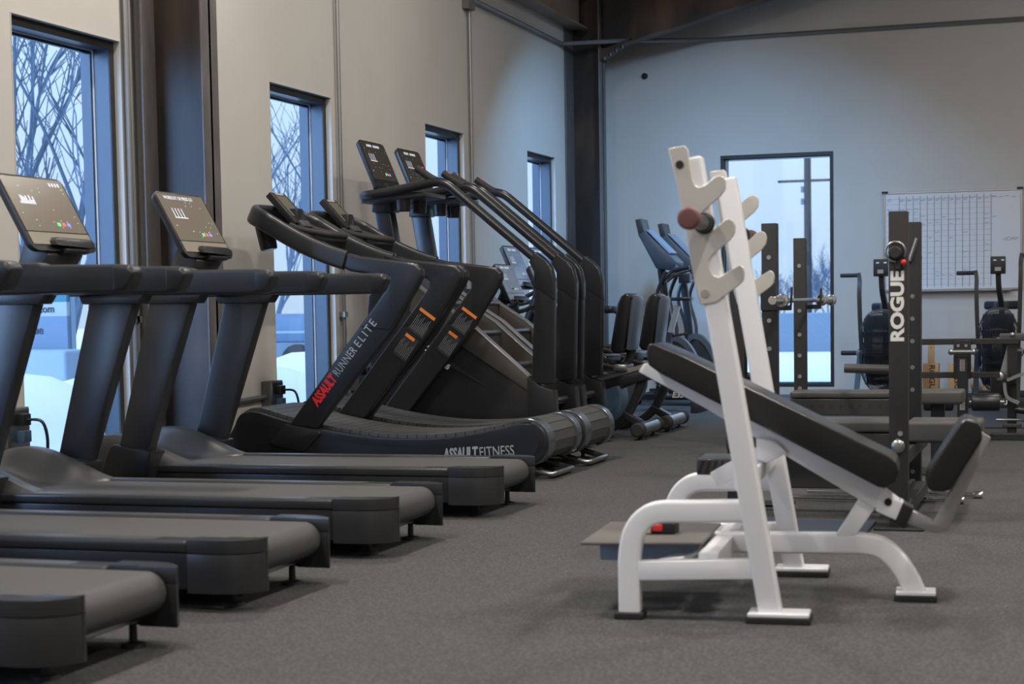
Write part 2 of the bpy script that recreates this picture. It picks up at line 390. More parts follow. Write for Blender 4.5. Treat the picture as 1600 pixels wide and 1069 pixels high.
def tree(loc, h, spread, stems, label, seed, r0=.09, depth=5, grp=None, dens=.62):
    rnd = random.Random(seed); t = thing('bare_tree', label, 'tree', loc, grp)
    tr, br = MB(), MB()
    def grow(p, d, L, r, lev):
        pts = [p]; q = p.copy(); dd = d.copy(); n = 4
        for k in range(n):
            dd = (dd + Vector((rnd.uniform(-1, 1), rnd.uniform(-1, 1), rnd.uniform(-.3, .6))) * .13).normalized(); q = q + dd * (L / n); pts.append(q.copy())
        m = tr if lev == 0 else br
        for k in range(n): m.cyl(pts[k], pts[k + 1], max(.006, r * (1 - .1 * k)), max(.006, r * (1 - .1 * (k + 1))), 5 if lev < 2 else 3)
        if lev >= depth - 1: return
        for k in range(1, n + 1):
            for _ in range(2 if lev > 0 or k > 1 else 1):
                if rnd.random() < dens:
                    a = Vector((rnd.uniform(-1, 1), rnd.uniform(-1, 1), rnd.uniform(-.1, 1))).normalized()
                    grow(pts[k], (dd * .75 + a * .62).normalized(), L * rnd.uniform(.45, .66), r * (.62 - .1 * rnd.random()), lev + 1)
    for s in range(stems):
        a = 2 * PI * s / stems + rnd.uniform(-.5, .5)
        grow(Vector(loc) + Vector((math.cos(a), math.sin(a), 0)) * .12, Vector((math.cos(a) * spread, math.sin(a) * spread, 1)).normalized(), h, r0, 0)
    obj('trunk', tr, M_BARK, t); obj('branches', br, M_BARK, t)
    return t
tree((-15.2, 23.5, 0), 5.2, .26, 5, 'bare many-stemmed tree filling the nearest window on the left', 3, .065, 4, dens=.72)
tree((-19.5, 30.0, 0), 5.5, .3, 4, 'bare tree standing farther off behind the many-stemmed tree', 11, .06, 4, dens=.6)
tree((-18.5, 37.5, 0), 4.2, .35, 4, 'leafless tree seen through the second window behind the treadmill arms', 21, .05, 4, dens=.5)
for k, (x, y, h) in enumerate(((-15.0, 92, 1.5), (-13.8, 95, 1.9), (-12.5, 93, 2.2), (-11.3, 97, 1.7), (-16.4, 96, 1.6))):
    tree((x, y, .1), h, .5, 4, ('leftmost', 'second from the left', 'middle', 'rightmost', 'partly hidden')[0 if k == 4 else 4 if k == 0 else k if k < 3 else 3] + ' bare tree of the far treeline seen through the back window', 31 + k, .05, 4)
t = thing('utility_pole', 'tall thin utility pole beyond the back window', 'pole', (-8.52, 58, 0))
obj('post', MB().cyl((-8.52, 58, 0), (-8.52, 58, 9), .14, .10, 10), M_POLE, t)
obj('crossarm', MB().box(-9.5, -7.5, 57.95, 58.05, 5.05, 5.13), M_POLE, t)
for z in (4.3, 4.7): obj('insulator', MB().cyl((-8.67, 57.9, z), (-8.67, 57.9, z + .2), .06, n=8), M_BARK, t)
tag(obj('barrier_wall', MB().box(-9, 3, 33, 33.25, -.1, .87), M_BARRIER, None, .02, 1), 'long low blue-grey wall standing in the snow outside the back window', 'wall')
t = thing('roadside_sign', 'blue and white roadside sign board with dark lettering outside the nearest window', 'sign', (-10.3, 15.05, 0))
for x in (-9.62, -11.06): obj('post', MB().box(x, x + .08, 15.06, 15.14, -.2, 1.95), M_BLUEBOX, t)
obj('lower_panel', MB().box(-11.0, -9.55, 15.0, 15.06, .42, 1.06), M_SIGNB, t)
obj('middle_panel', MB().box(-11.0, -9.55, 15.0, 15.06, 1.06, 1.20), M_SIGNW, t)
obj('top_panel', MB().box(-11.0, -9.55, 15.0, 15.06, 1.20, 1.34), M_TEAL, t)
text('lettering', 'st.com', .105, (-9.83, 14.995, 1.13), (1, 0, 0), (0, 0, 1), M_NAVYTXT, t, bold=.002)
text('lettering', 'tue', .115, (-9.90, 14.995, .92), (1, 0, 0), (0, 0, 1), M_NAVYTXT, t, bold=.002)
text('lettering', 'ts', .10, (-9.83, 14.995, 1.26), (1, 0, 0), (0, 0, 1), M_SIGNW, t)
t = thing('utility_cabinet', 'pale blue utility cabinet half buried in snow below the roadside sign', 'cabinet', (-9.85, 14.3, 0))
obj('body', MB().box(-10.2, -9.0, 14.1, 14.6, -.1, .74), M_BLUEBOX, t, .04, 3)
obj('side_door', MB().box(-10.6, -10.25, 14.1, 14.6, -.1, .78), M_DKBLUE, t, .01, 1)
t = thing('parked_trailer', 'dark blue parked trailer in the snow outside the second window', 'trailer', (-13, 26, 0))
obj('body', MB().box(-15.5, -11.2, 26, 28, .55, 1.02), M_DKBLUE, t, .05, 2)
obj('side_stripe', MB().box(-15.5, -11.2, 25.99, 26.0, .70, .74), M_BLUEBOX, t)
obj('skirt', MB().box(-15.3, -11.4, 26.02, 27.9, .20, .55), M_BARRIER, t)
for x in (-14.6, -12.2): obj('wheel', MB().cyl((x, 25.95, .22), (x, 26.2, .22), .3, n=18), M_RUB, t)

# ---------------------------------------------------------------- motor treadmills
def console(t, c0, c1, y0, y1, th, glassm, ledm=True, keypad=.22, led='bars', wtxt=None):
    """slanted display: c0 = (x,z) bottom edge, c1 = (x,z) top edge of its face, y0..y1 wide; faces +x"""
    b = Vector((c0[0], 0, c0[1])); u = Vector((c1[0] - c0[0], 0, c1[1] - c0[1])); L = u.length; u.normalize(); n = Vector((u.z, 0, -u.x))
    if n.x < 0: n = -n
    W = y1 - y0; yd = Vector((0, 1, 0))
    def P(s, v, d=0): return b + u * (v * L) + yd * (y0 + s * W) + n * d
    def slab(s0, s1, v0, v1, d0, d1):
        mb = MB(); vs = [mb.bm.verts.new(P(s, v, d)) for s in (s0, s1) for v in (v0, v1) for d in (d0, d1)]
        for f in ((0, 1, 3, 2), (4, 6, 7, 5), (0, 4, 5, 1), (2, 3, 7, 6), (0, 2, 6, 4), (1, 5, 7, 3)): mb.bm.faces.new([vs[i] for i in f])
        return mb
    case = MB(); r = .10; pr = []
    for cs, cv, a0 in ((1 - r * .9, 1 - r, 0), (r * .9, 1 - r, PI / 2), (r * .9, r * .8, PI), (1 - r * .9, r * .8, 1.5 * PI)):
        for k in range(6): a = a0 + PI / 2 * k / 5; pr.append((cs + r * .9 * math.cos(a), cv + r * math.sin(a)))
    A = [case.bm.verts.new(P(s, v, 0)) for s, v in pr]; B = [case.bm.verts.new(P(.5 + (s - .5) * .96, .5 + (v - .5) * .95, -th)) for s, v in pr]
    case.bm.faces.new(A); case.bm.faces.new(B[::-1])
    for k in range(len(pr)): case.bm.faces.new((A[k], B[k], B[(k + 1) % len(pr)], A[(k + 1) % len(pr)]))
    o = obj('console_housing', case, M_BLACK, t, .004, 2)
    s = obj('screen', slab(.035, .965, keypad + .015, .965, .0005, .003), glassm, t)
    obj('keypad', slab(.035, .965, .06, keypad, .0005, .004), M_PANEL if glassm is M_TSCREEN else M_BLACK if glassm is M_GLASSBLK else M_SCREENB, t)
    if ledm:
        w = MB()
        def dash(s0, s1, v0, v1):
            q = [w.bm.verts.new(P(a, c, .0036)) for a, c in ((s0, v0), (s1, v0), (s1, v1), (s0, v1))]; w.bm.faces.new(q)
        rnd = random.Random(len(bpy.data.objects))
        if led == 'chart':
            for k in range(9): dash(.16 + k * .026, .18 + k * .026, .60, .63 + .09 * abs(math.sin(k * 1.3)) + (.03 if k == 2 else 0))
            for k in range(4): dash(.74 + k * .045, .765 + k * .045, .87, .92)
        elif led == 'tri':
            for k in range(6): dash(.22 + .0 * k, .30 + .03 * (5 - k), .50 + k * .035, .522 + k * .035)
        else:
            for k in range(4): dash(.19 + k * .062, .205 + k * .062, .60, .74)
            dash(.18, .44, .585, .60)
        for k in range(20):
            a, c = rnd.choice([.12, .26, .4, .52, .62, .72, .82, .9]) + rnd.uniform(-.02, .02), rnd.choice([.3, .38, .46, .54, .78, .83]) + rnd.uniform(-.01, .01)
            dash(a, a + .014, c, c + .008)
        if wtxt is None and led != 'chart':
            for k in range(10):
                if k != 4: dash(.24 + k * .05, .275 + k * .05, .875, .925)
        obj('led_readout', w, M_LEDW, s)
        for k, m in enumerate((M_LEDG, M_LEDR, M_LEDB)): obj('led_light', slab(.56 + k * .075, .605 + k * .075, .32, .365, .003, .0042), m, s)
        if wtxt: text('lettering', wtxt, L * .075, P(.44, .9, .0036), (0, 1, 0), u, M_LEDW, s, ex=.0005, sx=.9)
    # tablet shelf and reader under the keypad
    sh = MB(); pts = [(.28, .05), (.86, .02), (.90, .10), (.84, .145), (.34, .155), (.29, .11)]
    A = [sh.bm.verts.new(P(a, c, .004)) for a, c in pts]; B = [sh.bm.verts.new(P(a, c - .04, .035)) for a, c in pts]
    sh.bm.faces.new(A[::-1]); sh.bm.faces.new(B)
    for k in range(6): sh.bm.faces.new((A[k], A[(k + 1) % 6], B[(k + 1) % 6], B[k]))
    obj('tablet_shelf', sh, M_BLACK, t, .004, 2)
    return o

def make_treadmill(led='bars', wtxt='WORKOUT OR PRESS GO'):
    yn, yf, xr = 8.28, 9.06, -2.80
    t = thing('treadmill', 'black treadmill farthest from the camera in the row, front cover below the second console', 'treadmill', ((-5.2 + xr) / 2, (yn + yf) / 2, 0), 'motor treadmills along the windows')
    # side rails with rounded rear end caps
    for a, b, s in ((yn, yn + .115, 1), (yf - .115, yf, -1)):
        rail = MB().prism([(-5.0, .213), (-3.06, .213), (-3.06, .257), (-5.0, .257)], 'y', a, b)
        rl = obj('side_rail', rail, M_DECK, t, .013, 3)
        obj('side_skirt', MB().box(-5.0, -3.06, a + (.006 if s == 1 else 0), b - (0 if s == 1 else .006), .08, .2115), M_BLACK, rl, .006, 2)
        out, inn = (a, b) if s == 1 else (b, a)
        pl = [(-3.06, out)] + [(xr - .16 + .16 * math.sin(k * PI / 16), out + s * (.13 - .13 * math.cos(k * PI / 16))) for k in range(9)]
        pl = [(x, min(max(y, a - .001), b + .02)) for x, y in pl] + [(xr, inn), (xr - .14, inn), (xr - .14, inn - s * .02), (-3.06, inn - s * .02)]
        cap = obj('end_cap', MB().prism(pl, 'z', .068, .210), M_DECK, t, .006, 2)
        obj('cap_top', MB().prism(pl, 'z', .213, .262), M_DECK, cap, .012, 3)
        obj('foot_strip', MB().box(-4.75, -3.2, a + .012, b - .022, .2572, .2584), M_GUN, t)
    # belt over its rear roller
    bx = -2.90; pr = [(-4.7, .250)] + [(bx + .068 * math.sin(k * PI / 14), .182 + .068 * math.cos(k * PI / 14)) for k in range(15)] + [(-4.7, .114)]
    obj('running_belt', MB().prism(pr, 'y', yn + .125, yf - .125), M_BELT, t)
    obj('deck_frame', MB().box(-5.05, -3.0, yn + .12, yf - .12, .125, .235), M_PLBLK, t)
    obj('rear_crossbar', MB().box(-2.99, -2.93, yn + .06, yf - .06, .085, .115), M_STEEL, t, .004, 1)
    for y in (yn + .17, yf - .17): obj('roller_bolt', MB().cyl((-2.90, y - .05, .182), (-2.90, y + .05, .182), .022, n=10), M_BOLT, t)
    for x, y in ((-2.96, yn + .16), (-2.96, yf - .12), (-4.95, yn + .14), (-4.95, yf - .14)):
        f = obj('levelling_foot', MB().revolve((x, y, 0), (0, 0, 1), [(0, .042), (.012, .040), (.018, .014), (.09, .012)], 12), M_RUB, t)
    # motor cover: two humps with a dip between
    prof_e = cat2([(-5.24, .07), (-5.25, .27), (-5.18, .385), (-5.05, .415), (-4.93, .402), (-4.78, .345), (-4.64, .285), (-4.57, .262), (-4.545, .238)], 5)
    prof_m = cat2([(-5.24, .07), (-5.25, .25), (-5.18, .31), (-5.08, .315), (-4.99, .285), (-4.90, .255), (-4.80, .242), (-4.72, .240), (-4.67, .238)], 5)
    mc = MB(); W = yf - yn; rows = []
    for k in range(25):
        s = k / 24; q = abs(2 * s - 1); w = min(1, max(0, (q - .42) / .30)); w = w * w * (3 - 2 * w)
        drop = max(0, (q - .88) / .12) ** 2 * .05
        rows.append([mc.bm.verts.new((a[0] * w + b[0] * (1 - w), yn + .012 + (W - .024) * s, max(.07, (a[1] * w + b[1] * (1 - w)) - drop))) for a, b in zip(prof_e, prof_m)])
    for A, B in zip(rows, rows[1:]):
        for j in range(len(A) - 1): mc.bm.faces.new((A[j], A[j + 1], B[j + 1], B[j]))
        mc.bm.faces.new((A[-1], A[0], B[0], B[-1]))
    mc.bm.faces.new(rows[0][::-1]); mc.bm.faces.new(rows[-1])
    obj('motor_cover', mc, M_GUN, t)
    # uprights with base boots
    for a, b, s in ((yn - .08, yn + .005, 1), (yf - .0, yf + .085, -1)):
        obj('upright', MB().prism([(-4.974, .17), (-4.804, .17), (-4.45, 1.175), (-4.703, 1.175)], 'y', a, b), M_SLATE, t, .010, 2)
        obj('upright_collar', MB().prism([(-4.75, 1.125), (-4.43, 1.125), (-4.40, 1.17), (-4.77, 1.17)], 'y', a - .012, b + .012), M_BLACK, t, .01, 2)
        yo = (yn - .10, yn + .06) if s == 1 else (yf - .06, yf + .10)
        obj('upright_boot', MB().prism([(-5.09, .06), (-4.76, .06), (-4.72, .33), (-4.76, .34), (-4.95, .372), (-4.97, .355)], 'y', *yo), M_BLACK, t, .012, 2)
        h = [(-4.84, 1.165), (-3.75, 1.165), (-3.72, 1.19), (-3.695, 1.25), (-3.72, 1.276), (-3.78, 1.282), (-4.13, 1.286), (-4.16, 1.296), (-4.45, 1.302), (-4.84, 1.285)]
        ha, hb = (yn - .08, yn + .005) if s == 1 else (yf - .0, yf + .085)
        arm = obj('handrail', MB().prism(h, 'y', ha, hb), M_SLATE, t, .014, 3)
        obj('grip_end', MB().prism([(-3.80, 1.171), (-3.752, 1.171), (-3.722, 1.195), (-3.697, 1.245), (-3.721, 1.27), (-3.80, 1.277)], 'y', ha - .003, hb + .003), M_BLACK, arm, .014, 3)
    obj('console_crossbar', MB().prism([(-4.88, 1.18), (-4.62, 1.175), (-4.60, 1.27), (-4.64, 1.292), (-4.82, 1.30), (-4.89, 1.27)], 'y', yn - .01, yf + .01), M_SLATE, t, .02, 3)
    obj('console_neck', MB().prism([(-4.78, 1.28), (-4.66, 1.28), (-4.60, 1.36), (-4.63, 1.41), (-4.70, 1.45), (-4.73, 1.42)], 'y', 8.53, 8.84), M_GUN, t, .012, 2)
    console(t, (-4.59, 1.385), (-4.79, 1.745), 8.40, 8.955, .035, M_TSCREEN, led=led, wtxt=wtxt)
    obj('card_reader', MB().prism([(-4.60, 1.36), (-4.55, 1.365), (-4.545, 1.385), (-4.60, 1.40)], 'y', 8.62, 8.80), M_BLACK, t, .008, 2)
    return t
tm = make_treadmill()
L0 = tm.location.copy()
t3 = make_treadmill('chart', None); t3.location = L0 + Vector((0, -1.45, 0)); t3['label'] = 'black treadmill second from the far end, its console before the nearest window'
t2 = dup(tm, L0 + Vector((.02, -2.78, 0)), 'black treadmill second from the camera, its front half cut off by the left picture edge')
t1 = dup(tm, L0 + Vector((.06, -4.06, 0)), 'black treadmill nearest the camera, cut off at the bottom left corner')

# ---------------------------------------------------------------- curved manual treadmills
def make_runner():
    yn, yf = 10.15, 10.93
    t = thing('curved_treadmill', 'curved manual treadmill with red and grey lettering on its near upright', 'treadmill', (-4.2, 10.54, 0), 'curved manual treadmills')
    top = cat2([(-5.229, 0.338), (-5.204, 0.389), (-5.161, 0.418), (-5.074, 0.422), (-4.892, 0.373), (-4.622, 0.313), (-4.355, 0.273), (-4.092, 0.255), (-3.746, 0.266), (-3.449, 0.316), (-3.289, 0.353), (-3.206, 0.357)], 4)
    rx, rz, rr = (-3.233, 10.150, 0.238)[0], (-3.233, 10.150, 0.238)[2], .135
    bot = [(rx + rr * math.sin(a), rz + rr * math.cos(a)) for a in [PI * k / 10 for k in range(1, 11)]]
    bot += [(-3.6, .13), (-4.4, .10), (-5.1, .10), (-5.27, .14), (-5.30, .22)]
    outline = top + bot
    for a, b in ((yn, yn + .07), (yf - .07, yf)):
        p = obj('side_panel', MB().prism(outline, 'y', a, b), M_CHAR, t, .012, 3)
        c = [(sum(q[0] for q in outline) / len(outline)), .25]
        inner = [(x, z - .055) for x, z in top if -5.22 < x < -3.34] + [(rx + .085 * math.sin(q), rz + .085 * math.cos(q)) for q in [PI * k / 8 for k in range(1, 9)]] + [(-3.6, .165), (-4.4, .14), (-5.05, .135), (-5.2, .17)]
        ys = (a - .003, a) if a == yn else (b, b + .003)
        obj('badge_panel', MB().prism(inner, 'y', *ys), M_BLACK, p)
    # polished rims hugging the drum
    arc = lambda r0, n=18: [(rx + r0 * math.sin(a), .5 * 0 + rz + r0 * math.cos(a)) for a in [-.35 + (PI + .1) * k / n for k in range(n + 1)]]
    for a, b in ((yn + .03, yn + .155), (yf - .115, yf - .02)):
        o_, i_ = arc(rr + .012), arc(rr - .012)
        obj('drum_rim', MB().prism(o_ + i_[::-1], 'y', a, b), M_RIM, t, .003, 1)
    # slatted belt
    path = [Vector((x, 0, z + .022)) for x, z in top if x < rx] + [Vector((rx + (rr - .004) * math.sin(a), 0, rz + (rr - .004) * math.cos(a))) for a in [PI * k / 16 for k in range(0, 17)]]
    fr = [path[0] + Vector((-.03 - .13 * math.sin(a) * 0, 0, 0)) for a in ()]
    d = [0]
    for p, q in zip(path, path[1:]): d.append(d[-1] + (q - p).length)
    def at(s):
        for k in range(len(d) - 1):
            if d[k + 1] >= s: return path[k].lerp(path[k + 1], (s - d[k]) / (d[k + 1] - d[k]))
        return path[-1]
    sl = MB(); n = int(d[-1] / .064)
    for k in range(n):
        p, q = at(k * d[-1] / n), at((k + .93) * d[-1] / n); u = (q - p).normalized(); nn = Vector((-u.z, 0, u.x))
        vs = []
        for y in (yn + .075, yf - .075):
            for w in (p, q, q - nn * .022, p - nn * .022): vs.append(sl.bm.verts.new((w.x, y, w.z)))
        for f in ((0, 1, 2, 3), (7, 6, 5, 4), (0, 4, 5, 1), (1, 5, 6, 2), (2, 6, 7, 3), (3, 7, 4, 0)): sl.bm.faces.new([vs[i] for i in f])
    obj('slat_belt', sl, M_SLAT, t)
    core = [(x, z - .012) for x, z in top if x < rx] + [(rx + (rr - .03) * math.sin(a), rz + (rr - .03) * math.cos(a)) for a in [PI * k / 12 for k in range(0, 13)]] + [(-4.3, .14), (-5.2, .16)]
    obj('inner_frame', MB().prism(core, 'y', yn + .075, yf - .075), M_RUB, t)
    # handles: uprights, rails and the front loop
    up = [(x, z) for x, z in [(-4.838, 0.340), (-4.640, 0.317), (-4.364, 0.645), (-4.112, 0.936), (-3.932, 1.215), (-3.897, 1.278), (-3.900, 1.326), (-3.938, 1.359), (-4.007, 1.372), (-4.153, 1.392), (-4.328, 1.416), (-4.446, 1.447), (-4.466, 1.359), (-4.383, 1.320), (-4.221, 1.293), (-4.156, 1.279), (-4.126, 1.258), (-4.131, 1.218), (-4.203, 1.123), (-4.476, 0.785)]]
    boot = [(-4.860, 0.348), (-4.627, 0.304), (-4.614, 0.284), (-4.734, 0.167), (-4.779, 0.175), (-4.956, 0.206), (-4.969, 0.231)]
    for a, b, s in ((yn - .01, yn + .055, 1), (yf - .055, yf + .01, -1)):
        u = obj('upright', MB().prism(up, 'y', a, b), M_CHAR, t, .012, 3)
        cov = [(-4.330, 0.963), (-4.120, 0.940), (-3.937, 1.219), (-3.901, 1.278), (-3.904, 1.322), (-3.942, 1.355), (-4.007, 1.368), (-4.154, 1.388), (-4.328, 1.412), (-4.442, 1.443), (-4.461, 1.363), (-4.383, 1.324), (-4.221, 1.297), (-4.152, 1.283), (-4.122, 1.258), (-4.127, 1.218), (-4.203, 1.119)]
        obj('upper_cover', MB().prism(cov, 'y', a - .003, b + .003), M_BLACK, u, .012, 3)
        obj('upright_boot', MB().prism(boot, 'y', a - .008, b + .008), M_BLACK, t, .008, 2)
    near = [Vector((x, yn, z)) for x, z in [(-4.416, 1.390), (-4.539, 1.430), (-4.681, 1.490), (-4.814, 1.559), (-4.925, 1.624), (-4.992, 1.663)]]
    xe, ze = near[-1].x, near[-1].z
    loop = near + [Vector((xe - .075, yn + .035, ze + .035)), Vector((xe - .10, yn + .12, ze + .05)), Vector((xe - .11, (yn + yf) / 2, ze + .055)), Vector((xe - .10, yf - .12, ze + .05)), Vector((xe - .075, yf - .035, ze + .035))]
    loop += [Vector((p.x, yf, p.z)) for p in near[::-1]]
    obj('handrail', MB().rrect(cat(loop, 5), .058, .125, .026, up=(0, 0, 1)), M_SLATE, t)
    obj('tray', MB().prism([(xe - .08, ze - .02), (xe + .26, ze - .13), (xe + .26, ze - .10), (xe - .08, ze + .02)], 'y', yn + .02, yf - .02), M_BLACK, t, .01, 2)
    ca, cb_ = (-5.029, 10.250, 1.610), (-5.005, 10.250, 1.485)
    for y in (yn + .11, yf - .11):
        obj('cup_holder', MB().revolve((ca[0], y, ca[2]), (cb_[0] - ca[0], 0, cb_[2] - ca[2]), [(-.02, .062), (.13, .056), (.138, .05)], 18), M_BLACK, t)
    cb, ct = (-4.880, 10.450, 1.655), (-5.069, 10.450, 1.863)
    ym = 10.54
    b0, b1 = Vector((cb[0], 0, cb[2])), Vector((ct[0], 0, ct[2])); uu = (b1 - b0).normalized(); nn = Vector((uu.z, 0, -uu.x))
    def slab(s0, s1, d0, d1, y0, y1, m, nm, par, bv=0):
        pts = [b0 + (b1 - b0) * s0 + nn * d0, b0 + (b1 - b0) * s1 + nn * d0, b0 + (b1 - b0) * s1 + nn * d1, b0 + (b1 - b0) * s0 + nn * d1]
        return obj(nm, MB().prism([(p.x, p.z) for p in pts], 'y', y0, y1), m, par, bv)
    c = slab(0, 1, -.045, 0, ym - .115, ym + .115, M_BLACK, 'monitor', t, .008)
    slab(.22, .88, .0005, .003, ym - .075, ym + .075, M_LCD, 'lcd_screen', c)
    slab(.91, .965, .0005, .003, ym - .06, ym + .06, M_GREYTXT, 'badge', c)
    for k in range(5): slab(.25 + k * .125, .32 + k * .125, .0005, .005, ym + .08, ym + .102, M_GUN, 'button', c)
    slab(-.14, .06, -.02, .012, ym - .07, ym + .07, M_GUN, 'key_block', t, .006)
    bp = Vector((cb[0], ym, cb[2]))
    obj('monitor_neck', MB().box(bp.x - .14, bp.x - .02, ym - .05, ym + .05, bp.z - .06, bp.z + .10), M_BLACK, t, .02, 2)
    g = [bp + Vector(v) for v in ((-.03, -.15, -.02), (.05, -.16, -.05), (.20, -.15, -.08), (.25, -.09, -.09), (.25, .09, -.09), (.20, .15, -.08), (.05, .16, -.05), (-.03, .15, -.02))]
    obj('front_grip', MB().tube(cat(g, 5), .022, 10), M_RUB, t)
    # foot loop and levellers behind the drum
    zl = .03
    obj('transport_handle', MB().tube(cat([(-3.42, yn + .16, .12), (-3.28, yn + .16, .07), (-3.14, yn + .17, zl), (-3.11, yn + .2, zl)], 4) + cat([(-3.11, yf - .2, zl), (-3.14, yf - .17, zl), (-3.28, yf - .16, .07), (-3.42, yf - .16, .12)], 4), .02, 10), M_STEEL, t)
    for x in (-3.3, -5.0):
        for y in (yn + .32, yf - .1): obj('levelling_foot', MB().revolve((x, y, 0), (0, 0, 1), [(0, .05), (.014, .048), (.022, .014), (.17, .012)], 12), M_RUB, t)
    # lettering and decals
    a, b = Vector((-4.640, 10.150, 0.490)), Vector((-4.242, 10.150, 0.978))
    xd = (b - a).normalized(); yd = Vector((-xd.z, 0, xd.x)); yy = Vector((0, yn - .0125, 0))
    def flat(p): return Vector((p.x, yn - .0125, p.z))
    L = (b - a).length
    text('lettering', 'ASSAULT', .088, flat(a + xd * L * .15), xd, yd, M_REDTXT, t, bold=.004, shear=.15, fit=L * .37)
    text('lettering', 'RUNNER', .078, flat(a + xd * L * .525), xd, yd, M_GREYTXT, t, space=1.1, fit=L * .34)
    text('lettering', 'ELITE', .078, flat(a + xd * L * .89), xd, yd, M_GREYTXT, t, space=1.35, fit=L * .31)
    sa, sb = Vector((-3.778, 10.150, 0.165)), Vector((-3.308, 10.150, 0.198)); sd = (sb - sa).normalized(); sc = sa.lerp(sb, .5); sL = (sb - sa).length
    text('lettering', 'ASSAULT', .095, (sa.x + sL * .24, yn - .0035, sa.z + .0), sd, (0, 0, 1), M_GREYTXT, t, bold=.004, shear=.15, fit=sL * .50)
    text('lettering', 'FITNESS', .092, (sa.x + sL * .75, yn - .0035, sa.z + .015), sd, (0, 0, 1), M_GREYTXT, t, fit=sL * .48)
    # warning decals on the inner face of the far upright
    yi = yf - .0565
    a, b = Vector((-4.372, 10.900, 0.760)), Vector((-4.153, 10.900, 1.060)); xd = (b - a).normalized(); yd = Vector((-xd.z, 0, xd.x))
    def dec(s0, s1, w0, w1, m, nm, e=.0):
        q = [a + (b - a) * s + yd * w for s, w in ((s0, w0), (s1, w0), (s1, w1), (s0, w1))]
        obj(nm, MB().prism([(p.x, p.z) for p in q], 'y', yi - .001 - e, yi + .0005), m, t)
    dec(.0, .46, -.075, .035, M_DECAL, 'warning_decal'); dec(.40, .46, -.045, .03, M_ORANGE, 'warning_decal', .0006)
    dec(.54, 1.0, -.085, .045, M_DECAL, 'warning_decal'); dec(.94, 1.0, -.085, .045, M_ORANGE, 'warning_decal', .0006)
    for s0, s1 in ((.05 + .0, .36), (.58, .90)):
        ln = MB()
        for k in range(9):
            w = -.07 + k * .0125
            e1 = s1 - (k * 37 % 7) * .02
            q = [a + (b - a) * s + yd * ww for s, ww in ((s0, w), (e1, w), (e1, w + .004), (s0, w + .004))]
            ln.prism([(p.x, p.z) for p in q], 'y', yi - .0022, yi - .001)
        o_ = obj('decal_print', ln, M_DIMTXT, t); o_['kind'] = 'stuff'
    return t
ru = make_runner()
dup(ru, ru.location + Vector((0, .845, 0)), 'curved manual treadmill behind the lettered one, orange warning decal on its far upright')

